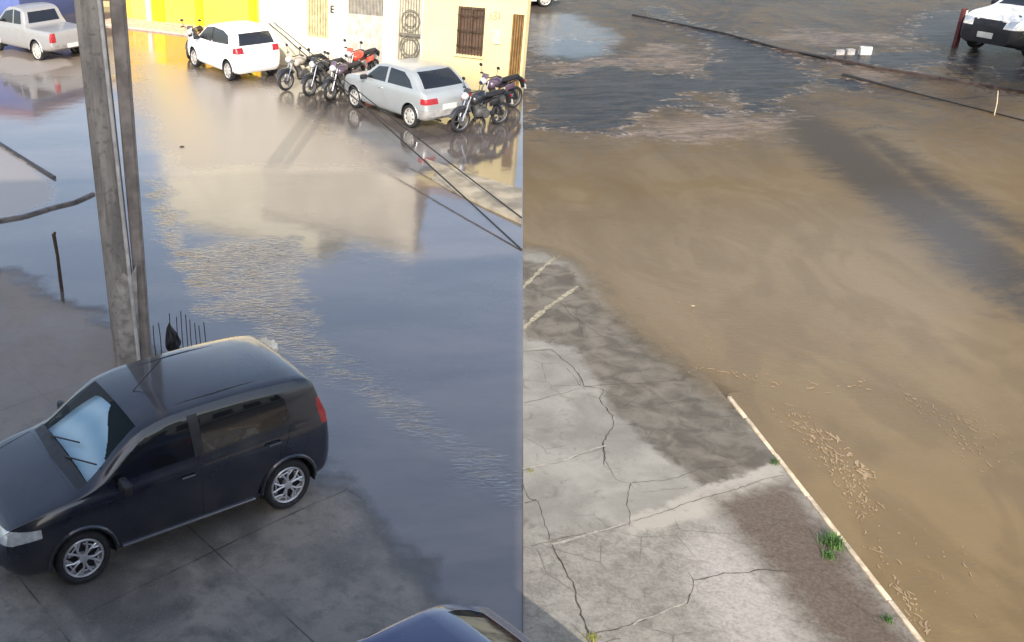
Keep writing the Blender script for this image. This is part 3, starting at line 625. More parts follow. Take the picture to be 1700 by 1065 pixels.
def wheel_mesh(R, wd, style):
    bm = BM(); r = R*.75
    lathe_y(bm, [(r, -wd/2+.02), (r+.02, -wd/2), (R-.03, -wd/2), (R-.006, -wd/2+.02), (R, -wd/4), (R, wd/4), (R-.006, wd/2-.02), (R-.03, wd/2), (r+.02, wd/2), (r, wd/2-.02)], 36)
    rm = BM()
    lathe_y(rm, [(r, -wd/2+.03), (r, wd/2-.025), (r-.012, wd/2-.012), (r-.028, wd/2-.02), (r-.032, wd/2-.05)], 36)
    lathe_y(rm, [(r-.03, wd/2-.075), (.001, wd/2-.075)], 36, mi=1)
    if style == 'alloy':
        lathe_y(rm, [(.055, wd/2-.07), (.05, wd/2-.02), (.03, wd/2-.015), (.001, wd/2-.015)], 20)
        for k in range(5):
            a = 2*math.pi*k/5+.3
            pm = Vector((math.cos(a)*r*.5, wd/2-.03, math.sin(a)*r*.5))
            for s in (-1, 1):
                b = a+s*.30; tube(rm, [(math.cos(a+s*.12)*.045, wd/2-.03, math.sin(a+s*.12)*.045), (math.cos(a+s*.16)*r*.5, wd/2-.022, math.sin(a+s*.16)*r*.5), (math.cos(b)*(r-.02), wd/2-.03, math.sin(b)*(r-.02))], .0125, 6)
            for s in (-1, 1):
                b = a+math.pi/5; tube(rm, [(math.cos(a+s*.16)*r*.52, wd/2-.024, math.sin(a+s*.16)*r*.52), (math.cos(a+s*.52)*r*.76, wd/2-.03, math.sin(a+s*.52)*r*.76), (math.cos(b)*(r-.02), wd/2-.032, math.sin(b)*(r-.02))], .009, 6)
    else:
        lathe_y(rm, [(r-.03, wd/2-.06), (r-.06, wd/2-.03), (r*.45, wd/2-.018), (.03, wd/2-.01), (.001, wd/2-.008)], 30)
        for k in range(8):
            a = 2*math.pi*k/8; box(rm, (math.cos(a)*r*.68, wd/2-.024, math.sin(a)*r*.68), (.05, .012, .022), ry=-a, mi=1)
    return bm, rm
def make_car(S, name, label, cat, loc, rz, colour, group=None):
    root = empty(name, loc, rz, label, cat, group); bm = shell(S); wb = S['axles']; R = S['R']; side = lambda s: (lambda n: n.y*s > .25)
    Wd = max(p[1] for p in S['hw'])
    # wheel arches
    for ax in wb:
        for s in (-1, 1):
            poly = [(ax+math.cos(2*math.pi*k/20)*(R+.055), R+.015+math.sin(2*math.pi*k/20)*(R+.055)) for k in range(20)]
            fs = cut(bm, poly, (0, 2), {1: (.45 if s > 0 else -2, 2 if s > 0 else -.45)}, None, .06); bmesh.ops.delete(bm, geom=fs, context='FACES')
    fac = []
    for s in (1, -1):
        b = {1: (.2, 2) if s > 0 else (-2, -.2)}
        for p in S['side_windows']: fac.append(('window', cut(bm, p, (0, 2), b, side(s)), [GLASS, RUB], .018, 1))
        for p in S.get('side_trim', []): fac.append(('pillar_trim', cut(bm, p, (0, 2), b, side(s)), [BLK], 0, 0))
        for p in S.get('tail', []): fac.append(('tail_lamp', cut(bm, p, (0, 2), {0: (-9, -1.2), 1: (S.get('tail_y', .45), 2) if s > 0 else (-2, -S.get('tail_y', .45))}), [RED, BLK], .008, 1))
        if 'tail_back' in S: fac.append(('tail_lamp', cut(bm, [(y*s, z) for y, z in S['tail_back']], (1, 2), {0: (-9, -1.3)}), [RED, BLK], .008, 1))
        fac.append(('headlight', cut(bm, [(y*s, z) for y, z in S['head']], (1, 2), {0: (S['head_x'], 9)}), [LAMPW, BLK], .012, 1))
        for p in S['doors']: fac.append(('door', cut(bm, p, (0, 2), b, side(s)), [colour, RUB], .012, 1))
    clear = CLEAR if S.get('shade') else GLASS; rclear = CLEAR if S.get('rear_clear') else GLASS
    fac.append(('windscreen', cut(bm, S['screen'], (0, 1), {0: (S['screen_x'], 9), 2: (.8, 3)}, lambda n: n.x > .2 and n.z > .15), [clear, RUB], .022, 1))
    fac.append(('rear_window', cut(bm, S['rear'], (1, 2), {0: S['rear_x']}, lambda n: n.x < -.12), [rclear, RUB], .02, 1))
    if 'grille' in S: fac.append(('grille', cut(bm, S['grille'], (1, 2), {0: (S['head_x'], 9)}), [BLK, BLK], .01, 1))
    bump_m = S.get('bumper_mat', colour)
    fac.append(('rear_bumper', cut(bm, [(-3, .05), (S['rb'][0], .05), (S['rb'][0], S['rb'][1]), (-3, S['rb'][1])], (0, 2), {}), [bump_m, RUB], .006, 1))
    fac.append(('front_bumper', cut(bm, [(3, .05), (S['fb'][0], .05), (S['fb'][0], S['fb'][1]), (3, S['fb'][1])], (0, 2), {}), [bump_m, RUB], .006, 1))
    if 'cowl' in S: fac.append(('cowl', cut(bm, S['cowl'], (0, 1), {2: (.8, 1.2)}, lambda n: n.z > .2), [BLK], 0, 0))
    if 'hood' in S: fac.append(('bonnet', cut(bm, S['hood'], (0, 1), {2: (.55, 3)}, lambda n: n.z > .45), [colour, RUB], .008, 1))
    # faces already taken by an earlier part are skipped
    taken = set(); parts = []
    for nm, fs, ms, rim, mi in fac:
        fs = [f for f in fs if f.is_valid and f not in taken]; taken |= set(fs); parts.append((nm, fs, ms, rim, mi))
    made = {}
    for nm, fs, ms, rim, mi in parts:
        made.setdefault(nm, []).append(lift(bm, fs, nm, ms, root, rim, mi, out=-.003 if nm in ('window', 'door', 'windscreen', 'rear_window', 'bonnet') else 0))
    # dark wheel wells inside the shell
    for ax in wb:
        for s in (-1, 1):
            nv = set(bm.verts); lathe_y(bm, [(R+.056, (Wd-.03)*s), (R+.056, (Wd-.3)*s), (.01, (Wd-.31)*s)], 32, (ax, 0, R+.015), 1); bmesh.ops.delete(bm, geom=[v for v in bm.verts if v not in nv and v.co.z < .2], context='VERTS')
            lip = []
            hwf = pch(*zip(*S['hw'])); rr = R+.058
            for k in range(0, 13):
                a = math.pi*k/12; x = ax+math.cos(a)*rr; z = R+.015+math.sin(a)*rr
                lip.append((x, s*(hwf(x)*(.985+.012*math.sin(min(1, max(0, z-.25)/.35)*math.pi/2))), z))
            tube(bm, lip, S.get('lip', .02), 6, 2 if S.get('lipmat') else 0)
    body = obj('body', bm, [colour, RUB, S.get('lipmat') or RUB], root, smooth=True)
    tb, rb = wheel_mesh(R, S.get('tw', .19), S['rim']); tob = rob = None
    for ax in wb:
        for s in (-1, 1):
            if tob is None:
                t_ = obj('wheel', tb, TYRE, root, smooth=True); r_ = obj('rim', rb, [ALLOY if S['rim'] == 'alloy' else STEEL, BLK], t_, smooth=True); tob, rob = t_, r_
            else:
                t_ = tob.copy(); COL.objects.link(t_); t_.parent = root; r_ = rob.copy(); COL.objects.link(r_); r_.parent = t_
            t_.location = (ax, s*(Wd-.115), R); t_.rotation_euler = (0, random.uniform(0, 1), 0 if s > 0 else math.pi)
    # mirrors
    mx, mz = S['mirror']
    for s in (-1, 1):
        b = BM(); box(b, (mx, s*(Wd+.07), mz), (.10, .19, .13), bevel=.035); tube(b, [(mx+.02, s*(Wd-.09), mz-.04), (mx+.01, s*Wd, mz-.03)], .022, 6); obj('mirror', b, S.get('mirror_mat', BLK), root, smooth=True)
    for hx_, hz_ in S.get('handles', []):
        for s in (-1, 1):
            b = BM(); y = Wd*1.0*s; tube(b, [(hx_-.09, y-.012*s, hz_), (hx_-.07, y+.018*s, hz_), (hx_+.07, y+.018*s, hz_), (hx_+.09, y-.012*s, hz_)], .012, 6); obj('handle', b, S.get('handle_mat', colour), root, smooth=True)
    px, pz = S['plate_r']; b = BM(); box(b, (px, 0, pz), (.02, .42, .14), bevel=.005); obj('number_plate', b, PLATE, root)
    px, pz = S['plate_f']; b = BM(); box(b, (px, 0, pz), (.02, .42, .14), bevel=.005); obj('number_plate', b, PLATE, root)
    b = BM(); tube(b, [(-1.0, .25, .2), (S['top'][0][0]+.02, .25, .22)], .028, 8); obj('exhaust', b, BLK, root)
    if S.get('sill'):
        for s in (-1, 1):
            b = BM(); box(b, (0, s*(Wd*.955), .275), (1.55, .022, .022), bevel=.006); obj('sill_strip', b, S['sill'], root)
    if S.get('wiper'):
        tp_ = pch(*zip(*S['top']))
        for s in (-1, 1):
            b = BM(); tube(b, [(x, s*(.50-.03*abs(x+.5)), tp_(x)-.022-.012*abs(x+.5)) for x in np.linspace(-1.46, .38, 12)], .011, 6); obj('roof_strip', b, RUB, root, smooth=True)
        b = BM(); tube(b, [(.22, 0, 1.46), (-.12, 0, 1.72)], .005, 5); obj('aerial', b, BLK, root)
        b = BM()
        for y in (-.35, .12): tube(b, [(S['wiper'][0], y, S['wiper'][1]), (S['wiper'][0]-.16, y+.5, S['wiper'][1]+.12)], .009, 5)
        obj('wiper', b, BLK, root)
    return root
UNO = dict(top=[(-1.80, .50), (-1.79, .66), (-1.775, .82), (-1.735, .98), (-1.67, 1.19), (-1.59, 1.375), (-1.51, 1.425), (-1.2, 1.462), (-.5, 1.488), (.05, 1.478), (.40, 1.425), (.62, 1.315), (1.02, 1.045), (1.14, .995), (1.45, .935), (1.75, .85), (1.87, .785), (1.93, .70), (1.965, .60)],
    bot=[(-1.80, .36), (-1.70, .25), (-1, .2), (1., .2), (1.75, .2), (1.965, .30)], hw=[(-1.80, .64), (-1.765, .71), (-1.68, .765), (-1.3, .81), (0, .82), (1.2, .815), (1.6, .79), (1.8, .73), (1.9, .66), (1.965, .54)],
    belt=[(-1.8, 1.0), (-1.0, .985), (1.0, .93), (1.965, .9)], axles=(1.188, -1.188), R=.29, rim='alloy', tumble=.23,
    side_windows=[[(.86, .985), (.74, 1.10), (.40, 1.335), (.28, 1.375), (-.08, 1.40), (-.10, .998)], [(-.21, 1.005), (-.19, 1.40), (-.85, 1.385), (-1.12, 1.35), (-1.21, 1.27), (-1.24, 1.07), (-1.2, 1.035)]],
    side_trim=[[(-.10, .99), (-.08, 1.40), (-.19, 1.40), (-.21, .99)]],
    tail=[[(-1.85, .86), (-1.64, .90), (-1.60, 1.10), (-1.61, 1.18), (-1.75, 1.18)]], tail_y=.54,
    head=[(.42, .635), (.39, .69), (.48, .755), (.66, .775), (.79, .765), (.80, .68), (.70, .63)], head_x=1.56, doors=[[(-.14, .30), (.80, .30), (.92, .60), (.93, .94), (.85, .982), (-.14, .992)], [(-.16, .30), (-.16, .994), (-1.2, 1.03), (-1.24, 1.0), (-1.14, .75), (-.78, .30)]],
    screen=[(1.03, -.64), (1.03, .64), (.80, .61), (.43, .545), (.43, -.545), (.80, -.61)], screen_x=.35, rear=[(-.55, 1.02), (.55, 1.02), (.50, 1.36), (-.50, 1.36)], rear_x=(-9, -1.45),
    rb=(-1.60, .50), fb=(1.66, .54), cowl=[(1.03, -.66), (1.03, .66), (1.13, .66), (1.17, 0), (1.13, -.66)], hood=[(1.18, -.68), (1.18, .68), (1.80, .58), (1.86, .3), (1.86, -.3), (1.80, -.58)], mirror=(.72, 1.0), handles=[(.02, .84), (-1.0, .88)], plate_r=(-1.805, .68), plate_f=(1.97, .42), sill=CHR, shade=True, wiper=(1.06, 1.04), grille=[(-.3, .40), (.3, .40), (.3, .56), (-.3, .56)], lip=.022)
GOL = dict(top=[(-1.84, .48), (-1.83, .66), (-1.80, .80), (-1.74, .92), (-1.62, .985), (-1.35, 1.20), (-1.10, 1.345), (-.9, 1.385), (-.3, 1.41), (.1, 1.395), (.35, 1.34), (.9, 1.01), (1.05, .965), (1.5, .89), (1.8, .80), (1.9, .70), (1.95, .56)],
    bot=[(-1.84, .34), (-1.7, .24), (-1, .2), (1, .2), (1.8, .22), (1.95, .30)], hw=[(-1.84, .66), (-1.78, .74), (-1.3, .80), (0, .82), (1.2, .81), (1.7, .76), (1.88, .68), (1.95, .58)],
    belt=[(-1.84, .96), (1, .90), (1.95, .85)], axles=(1.235, -1.235), R=.285, rim='cover', tumble=.30,
    side_windows=[[(.74, .935), (.30, 1.27), (-.12, 1.32), (-.14, .95)], [(-.24, .955), (-.22, 1.32), (-.80, 1.30), (-1.08, 1.16), (-1.28, .975)]],
    tail=[[(-1.9, .66), (-1.64, .66), (-1.64, .80), (-1.9, .80)]], tail_y=.40, head=[(.42, .60), (.42, .72), (.72, .74), (.76, .62)], head_x=1.6, doors=[[(-.18, .30), (.74, .30), (.84, .6), (.84, .88), (.74, .93), (-.18, .95)]],
    screen=[(.92, -.62), (.92, .62), (.38, .52), (.38, -.52)], screen_x=.3, rear=[(-.60, 1.0), (.60, 1.0), (.50, 1.33), (-.50, 1.33)], rear_x=(-1.62, -1.0), rb=(-1.55, .52), fb=(1.68, .52), mirror=(.66, .96), handles=[(-.02, .80)], plate_r=(-1.845, .56), plate_f=(1.955, .44), bumper_mat=simple('silver_grey_bumper', srgb(150, 148, 146), .5), lip=.012)
FOX = dict(top=[(-1.80, .50), (-1.79, .70), (-1.76, .90), (-1.70, 1.04), (-1.55, 1.33), (-1.45, 1.43), (-1.2, 1.49), (-.5, 1.53), (.0, 1.52), (.35, 1.45), (1.0, 1.06), (1.15, 1.01), (1.6, .92), (1.85, .80), (1.95, .66), (1.99, .55)],
    bot=UNO['bot'], hw=[(-1.80, .66), (-1.75, .74), (-1.3, .81), (0, .83), (1.2, .82), (1.65, .78), (1.88, .70), (1.99, .56)], belt=[(-1.8, 1.05), (1, .95), (1.99, .9)], axles=(1.22, -1.22), R=.30, rim='cover', tumble=.26,
    side_windows=[[(.86, 1.0), (.36, 1.38), (-.10, 1.44), (-.12, 1.01)], [(-.18, 1.015), (-.16, 1.44), (-.8, 1.42), (-1.15, 1.32), (-1.28, 1.08)]], side_trim=[[(-.12, 1.01), (-.10, 1.44), (-.16, 1.44), (-.18, 1.01)]],
    tail=[[(-1.9, .84), (-1.58, .86), (-1.58, 1.02), (-1.9, 1.04)]], tail_y=.45, head=[(.40, .66), (.44, .82), (.72, .86), (.78, .74)], head_x=1.55, doors=[[(-.14, .32), (.82, .32), (.93, .96), (.85, .99), (-.14, 1.0)], [(-.16, .32), (-.16, 1.0), (-1.2, 1.04), (-1.1, .75), (-.8, .32)]],
    screen=[(1.03, -.64), (1.03, .64), (.40, .54), (.40, -.54)], screen_x=.3, rear=[(-.60, 1.07), (.60, 1.07), (.52, 1.40), (-.52, 1.40)], rear_x=(-9, -1.4), rb=(-1.58, .52), fb=(1.66, .55), mirror=(.72, 1.03), handles=[(.0, .86), (-1.0, .88)], plate_r=(-1.805, .62), plate_f=(1.995, .45), lip=.012)
SUV = dict(FOX, top=[(-2.0, .55), (-1.98, .8), (-1.93, 1.05), (-1.75, 1.45), (-1.6, 1.58), (-1.2, 1.64), (-.4, 1.66), (.1, 1.62), (.45, 1.52), (1.0, 1.17), (1.15, 1.11), (1.6, 1.05), (1.9, .98), (2.03, .90), (2.09, .74), (2.11, .60)],
    hw=[(-2.0, .70), (-1.9, .82), (-1.3, .88), (0, .89), (1.2, .89), (1.7, .86), (1.95, .80), (2.05, .74), (2.11, .66)], bot=[(-2.0, .4), (-1.8, .28), (-1, .24), (1, .24), (1.8, .26), (2.11, .32)], belt=[(-2, 1.12), (1, 1.02), (2.11, 1.0)], axles=(1.28, -1.28), R=.34, rim='alloy',
    side_windows=[[(.84, 1.08), (.44, 1.44), (-.10, 1.55), (-.12, 1.09)], [(-.18, 1.09), (-.16, 1.55), (-1.2, 1.52), (-1.5, 1.40), (-1.55, 1.14)]], side_trim=[], tail=[[(-2.1, .9), (-1.7, .92), (-1.7, 1.1), (-2.1, 1.1)]], head=[(.46, .76), (.44, .90), (.76, .93), (.88, .84), (.80, .77)], head_x=1.6,
    doors=[[(-.14, .36), (.82, .36), (.93, 1.02), (-.14, 1.07)], [(-.16, .36), (-.16, 1.07), (-1.2, 1.1), (-1.1, .8), (-.8, .36)]], screen=[(1.02, -.68), (1.02, .68), (.48, .58), (.48, -.58)], rear=[(-.6, 1.14), (.6, 1.14), (.52, 1.5), (-.52, 1.5)], rear_x=(-9, -1.5), rb=(-1.7, .58), fb=(1.62, .72), hood=[(1.12, -.74), (1.12, .74), (1.9, .70), (2.03, .4), (2.03, -.4), (1.9, -.70)],
    grille=[(-.42, .72), (.42, .72), (.46, .90), (-.46, .90)], plate_r=(-2.0, .8), plate_f=(2.118, .52), bumper_mat=BLK, mirror=(.74, 1.12), handles=[(0, .95), (-1.0, .97)], lip=.03, lipmat=BLK)  # black bumper stands in for the shade on the car's front
PICK = dict(FOX, top=[(-2.35, .60), (-2.34, .9), (-2.32, 1.04), (-2.25, 1.07), (-1.5, 1.075), (-.80, 1.085), (-.70, 1.2), (-.55, 1.55), (-.40, 1.64), (.0, 1.68), (.4, 1.66), (.65, 1.56), (1.2, 1.17), (1.35, 1.11), (1.8, 1.03), (2.1, .92), (2.25, .78), (2.3, .62)],
    bot=[(-2.35, .5), (-2.2, .42), (-1, .32), (1, .3), (2, .32), (2.3, .4)], hw=[(-2.35, .80), (-2.3, .84), (-1.3, .87), (0, .87), (1.2, .86), (1.9, .82), (2.2, .74), (2.3, .62)], belt=[(-2.35, 1.10), (-1, 1.10), (1, 1.05), (2.3, 1)], axles=(1.4, -1.35), R=.35, rim='cover', tumble=.24,
    side_windows=[[(1.0, 1.12), (.62, 1.48), (.1, 1.58), (.06, 1.13)], [(.0, 1.13), (.04, 1.58), (-.38, 1.54), (-.5, 1.14)]], side_trim=[], tail=[[(-2.4, .72), (-2.26, .72), (-2.26, 1.02), (-2.4, 1.02)]], tail_y=.62, head=[(.46, .74), (.46, .9), (.74, .92), (.8, .8)], head_x=1.8,
    doors=[[(-.42, .42), (1.0, .42), (1.08, 1.05), (-.48, 1.12)]], screen=[(1.2, -.68), (1.2, .68), (.68, .58), (.68, -.58)], rear=[(-.62, 1.17), (.62, 1.17), (.55, 1.52), (-.55, 1.52)], rear_x=(-.8, -.45), rb=(-2.24, .62), fb=(1.95, .6), mirror=(.9, 1.18), handles=[(-.3, .98)], plate_r=(-2.36, .56), plate_f=(2.31, .5), bumper_mat=simple('pickup_bumper', srgb(176, 172, 168), .35, .6), lip=.025)

NAVY = paint('dark_navy_paint', srgb(18, 22, 36), .1, .3, 1.0, .05); SILV = paint('silver_paint', srgb(176, 180, 180), .45, .35, .6); WHI = paint('white_paint', srgb(240, 238, 232), 0, .35, .8); PSIL = paint('pickup_paint', srgb(166, 165, 164), .4, .4, .5); NAVY2 = paint('dark_blue_paint', srgb(30, 44, 88), .3, .25, 1.0, .04)
uno = make_car(UNO, 'hatchback_car', 'dark navy hatchback with silver alloy wheels parked on the pavement beside the concrete pole', 'car', (-1.175, 9.29, .0), 3.648, NAVY); uno.scale = (1.0, 1.0, 1.06)
# folded sunshade behind the windscreen
def sunshade(root, label, cols, full=False):
    t = NT('sunshade_foil'); wv = t.n('ShaderNodeTexWave'); wv.inputs['Scale'].default_value = 1.1; wv.inputs['Distortion'].default_value = 3; t.l(t.tc.outputs['Object'], wv.inputs['Vector'])
    t.set(Base_Color=t.mix(wv.outputs['Fac'], cols[0], cols[1]), Roughness=.35, Metallic=.25)
    bm = BM(); n = 56; top = pch(*zip(*UNO['top'])); rows = []
    for i in range(n+1):
        x = .46+(1.0-.46)*i/n; hw_ = .50+.11*i/n; row = []
        for j in range(n+1):
            y = hw_*(2*j/n-1); z = top(x)-.05-.10*(y/hw_)**2*(1-i/n*.6)-.003*math.cos(j*math.pi/9); row.append(bm.verts.new((x, y, z)))
        rows.append(row)
    for i in range(n):
        for j in range(n):
            u, v = (i+.5)/n, (j+.5)/n
            if not full and u < .16+1.15*(v-.60)+.03*math.sin(14*v) and u < .58: continue  # corner left open to stand in for a dark reflection on the glass
            bm.faces.new((rows[i][j], rows[i+1][j], rows[i+1][j+1], rows[i][j+1]))
    o = obj('sunshade', bm, t.m, None, smooth=True); o.matrix_world = Matrix.Translation(root.location) @ Matrix.Rotation(root.rotation_euler.z, 4, 'Z') @ Matrix.Diagonal((*root.scale, 1))
    tag(o, label, 'sunshade')
sunshade(uno, 'silvery blue folding sunshade behind the windscreen of the navy hatchback', (srgb(186, 214, 226), srgb(150, 186, 206)))
make_car(GOL, 'hatchback_car', 'older silver three door hatchback parked before the cream house', 'car', (3.959, 26.4, 0), 2.066, SILV)
make_car(FOX, 'hatchback_car', 'white hatchback parked before the yellow wall', 'car', (-.673, 32.39, 0), 2.051, WHI)
pr, pf = G(64, 99), G(22, 89); dv = (pf-pr).normalized(); prz = math.atan2(dv.y, dv.x); mid = pr+dv*1.35+Vector((dv.y, -dv.x, 0))*.8
make_car(PICK, 'pickup_truck', 'silver pickup truck driving away through the flood behind the pole', 'pickup', (mid.x, mid.y, -.05), prz, PSIL)
bz = 3.7; bl = Vector((.71, 4.96, .03))
dk = make_car(dict(GOL, rear_clear=True), 'hatchback_car', 'dark blue car at the bottom edge, only roof and rear glass in view', 'car', bl, bz, NAVY2)
make_car(FOX, 'hatchback_car', 'white car at the far end of the muddy road, only its lower body showing', 'car', (10.9, 43.9, 0), math.radians(0), WHI)
suvr = -2.82; c_ = Vector((22.75, 31.5, 0))-Vector((math.cos(suvr), math.sin(suvr), 0))*2.15
make_car(SUV, 'suv_car', 'white car with black grille, its shaded front coloured as a black bumper, facing the flooded road by the red brown post', 'car', (c_.x, c_.y, 0), suvr, WHI).scale = (1.16, 1.16, 1.2)
# cream cloth behind the rear glass of the dark blue car
t = NT('cream_cloth'); t.set(Base_Color=t.mix(t.step(t.noise(2.2, 3, .5, t.mapping((1, 3, 1), (0, 0, .6))), .4, .6), srgb(244, 228, 190), srgb(150, 124, 92)), Roughness=.6)
bm = BM(); a = [bm.verts.new(p) for p in ((-1.12, -.50, 1.28), (-1.12, .50, 1.28), (-1.60, .58, .945), (-1.60, -.58, .945))]; bm.faces.new(a); bmesh.ops.solidify(bm, geom=bm.faces[:], thickness=.01)
o = obj('sunshade', bm, t.m); o.matrix_world = Matrix.Translation(bl) @ Matrix.Rotation(bz, 4, 'Z'); tag(o, 'cream cloth sunshade behind the rear glass of the dark blue car', 'sunshade')

# ================================================================== POLE, STAKES, CABLES
def onp(px, py, y0):
    d = Fv + Rv*((px-CX)/FP) - Uv*((py-CY)/FP); return Vector((0, 0, CAMH))+d*(y0/d.y)
def slab4(bm, y0, dep, bl_, br_, tl_, tr_, zt=9.0, mi=0, zb=-.15):
    """upright slab through four points, carried down to the ground and up past the picture"""
    def ext(a, b, z): t = (z-a.z)/(b.z-a.z); return a.lerp(b, t)
    B0, B1, T0, T1 = onp(*bl_, y0), onp(*br_, y0), onp(*tl_, y0), onp(*tr_, y0)
    c = [ext(B0, T0, zb), ext(B1, T1, zb), ext(B1, T1, zt), ext(B0, T0, zt)]
    f = [bm.verts.new(p) for p in c]; k = [bm.verts.new(p+Vector((0, dep, 0))) for p in c]
    fs = [bm.faces.new(f), bm.faces.new(k[::-1])]+[bm.faces.new((f[i], k[i], k[(i+1) % 4], f[(i+1) % 4])) for i in range(4)]
    bmesh.ops.recalc_face_normals(bm, faces=fs)
    for q in fs: q.material_index = mi
    bmesh.ops.bevel(bm, geom=list(set(e for q in fs for e in q.edges)), offset=.018, segments=2, affect='EDGES')
t = NT('pole_concrete'); n1 = t.noise(1.4, 6, .7, t.mapping((3, 3, .5))); n2 = t.noise(12, 5, .7)
c = t.mix(t.step(n1, .35, .68), srgb(112, 108, 104), srgb(156, 150, 142)); c = t.mix(t.step(n2, .52, .7, 0, .6), c, srgb(84, 80, 76)); c = t.mix(t.step(t.noise(1, 6, .7, t.mapping((14, 14, .5))), .52, .66, 0, .5), c, srgb(90, 84, 78))
t.set(Base_Color=c, Roughness=.85); t.set(Normal=t.bump(n2, .4, .01)); POLE = t.m
pb = G(214, 612)
PO = empty('utility_pole', (pb.x, pb.y, 0), 0, 'tall grey double concrete utility pole standing on the pavement edge behind the navy hatchback', 'utility pole')
y0 = pb.y
bm = BM(); slab4(bm, y0, .16, (190, 600), (233, 600), (122, 0), (168, 0)); pin(obj('flange', bm, POLE, smooth=True), PO)
bm = BM(); slab4(bm, y0+.05, .2, (233, 598), (250, 590), (181, 0), (206, 0)); pin(obj('flange', bm, simple('pole_dark_side', srgb(134, 126, 120), .85, scale=4, var=.35, bump=.3), smooth=True), PO)
bm = BM(); slab4(bm, y0+.09, .06, (229, 600), (238, 598), (166, 250), (188, 250), zt=3.4); pin(obj('web', bm, simple('pole_web', srgb(196, 188, 176), .8, scale=5, var=.3)), PO)
bm = BM(); p0, p1 = onp(231, 600, y0-.01), onp(171, 60, y0-.01); d = p1-p0; tube(bm, [p0-d*.2, p0+d*.5, p0+d*1.6], .026, 10); pin(obj('conduit', bm, simple('conduit_grey', srgb(190, 186, 182), .5), smooth=True), PO)
bm = BM(); rg = random.Random(5)
a, b = onp(196, 470, y0-.012), onp(232, 600, y0-.012)
pp = [onp(x, y, y0-.008) for x, y in ((192, 470), (205, 452), (215, 462), (226, 440), (229, 520), (233, 600), (205, 602), (196, 560))]
f = bm.faces.new([bm.verts.new(p) for p in pp]); r = bmesh.ops.extrude_face_region(bm, geom=[f]); bmesh.ops.translate(bm, vec=(0, .03, 0), verts=[v for v in r['geom'] if isinstance(v, bmesh.types.BMVert)]); bmesh.ops.recalc_face_normals(bm, faces=bm.faces[:])
pin(obj('mortar_patch', bm, simple('mortar_pale', srgb(156, 150, 142), .9, scale=7, var=.4, bump=.4)), PO)
RUST = simple('rusty_iron', srgb(70, 54, 44), .8, .2, scale=20, var=.5, bump=.4)
def stake(bm_pts, r, name, label, cat, group=None, mat=RUST):
    bm = BM(); tube(bm, bm_pts, r, 8); return tag(obj(name, bm, mat, smooth=True), label, cat, group)
b = G(103, 482); top = onp(89, 388, b.y); b2 = onp(101, 470, b.y)
sk = BM(); tube(sk, [b-Vector((0, 0, .1)), b2, b2.lerp(top, .55)+Vector((.012, 0, 0)), top], [.03, .032, .028, .034], 8); tube(sk, [top-Vector((0, 0, .02)), top+Vector((.03, 0, .03))], [.035, .02], 6)
tag(obj('metal_stake', sk, RUST, smooth=True), 'rusty iron stake leaning in the shallow water left of the concrete pole', 'stake')
b = G(-6, 446); top = onp(-6, 384, b.y); stake([b-Vector((0, 0, .1)), top], .045, 'timber_stub', 'dark stub of a post at the far left edge by the water', 'post', None, simple('dark_timber', srgb(60, 56, 56), .85, var=.4))
b = G(91, 294, .03); a = G(-60, 202, .03); stake([a, a.lerp(b, .4)+Vector((0, 0, .02)), a.lerp(b, .75), b], .035, 'fallen_pole', 'dark thin pole lying across the mud at the left edge', 'fallen pole', None, simple('wet_timber', srgb(44, 46, 54), .6))
bm = BM(); q = [G(*p) for p in ((-60, 380), (0, 367), (40, 360), (85, 346), (125, 336), (156, 322))]
for a, b in zip(q, q[1:]): d = b-a; box(bm, ((a+b)/2), (d.length, .09, .1), rz=math.atan2(d.y, d.x), bevel=.02)
tag(obj('mud_kerb', bm, simple('mud_kerb_grey', srgb(96, 92, 90), .7, var=.5)), kind='structure')
IRON = simple('rebar_iron', srgb(52, 44, 44), .8, .3, var=.3)
for k, (x, tp) in enumerate([(246, 548), (257, 540), (266, 536), (284, 520), (296, 526), (303, 516), (311, 522), (318, 530), (326, 536), (333, 540), (341, 534)]):
    g0 = G(x+2, 588-.02*(x-246)); tpp = onp(x-3, tp, g0.y); bm = BM(); md = g0.lerp(tpp, .5)+Vector((random.uniform(-.01, .01), 0, 0)); tube(bm, [g0-Vector((0, 0, .1)), md, tpp], .007, 6)
    tag(obj('rebar_rod', bm, IRON), 'thin rusty rebar rod standing upright behind the roof of the navy hatchback', 'rebar rod', 'rebar rods behind the navy hatchback')
g0 = G(290, 586); bm = BM(); bmesh.ops.create_icosphere(bm, subdivisions=3, radius=1)
for v in bm.verts:
    h = (v.co.z+1)/2; w_ = (1-h)**.7*.9+.12; k = 1+.18*math.sin(7*v.co.x+3*v.co.y)+.12*math.sin(11*v.co.y+5*v.co.z)
    v.co = Vector((v.co.x*.14*w_*k-.05*h, v.co.y*.12*w_*k, h*.50))
o = obj('black_bag', bm, simple('black_plastic_film', srgb(36, 34, 38), .4, var=.4, bump=.5, bscale=9), smooth=True); o.location = g0; tag(o, 'crumpled black plastic bag caught among the rebar rods behind the navy hatchback', 'bag')
g0 = G(440, 590); bm = BM(); bmesh.ops.create_icosphere(bm, subdivisions=3, radius=1)  # white lump standing in for the bright highlight at the roof corner
for v in bm.verts:
    k = 1+.16*math.sin(9*v.co.x+4*v.co.y)+.12*math.sin(13*v.co.y+6*v.co.z); v.co = Vector((v.co.x*.17*k, v.co.y*.13*k, max(-.02, (v.co.z+.7)*.14*k)))
o = obj('highlight_lump', bm, simple('highlight_white', srgb(222, 214, 196), .8, var=.25, bump=.4), smooth=True); o.location = g0; tag(o, 'small white lump in place of the bright highlight at the rear roof corner of the navy hatchback', 'highlight lump')
CAB = simple('black_cable', srgb(38, 36, 34), .6)
w0 = fr(8.35, .02); w0.z = onp(440, 38, fr(8.35).y).z
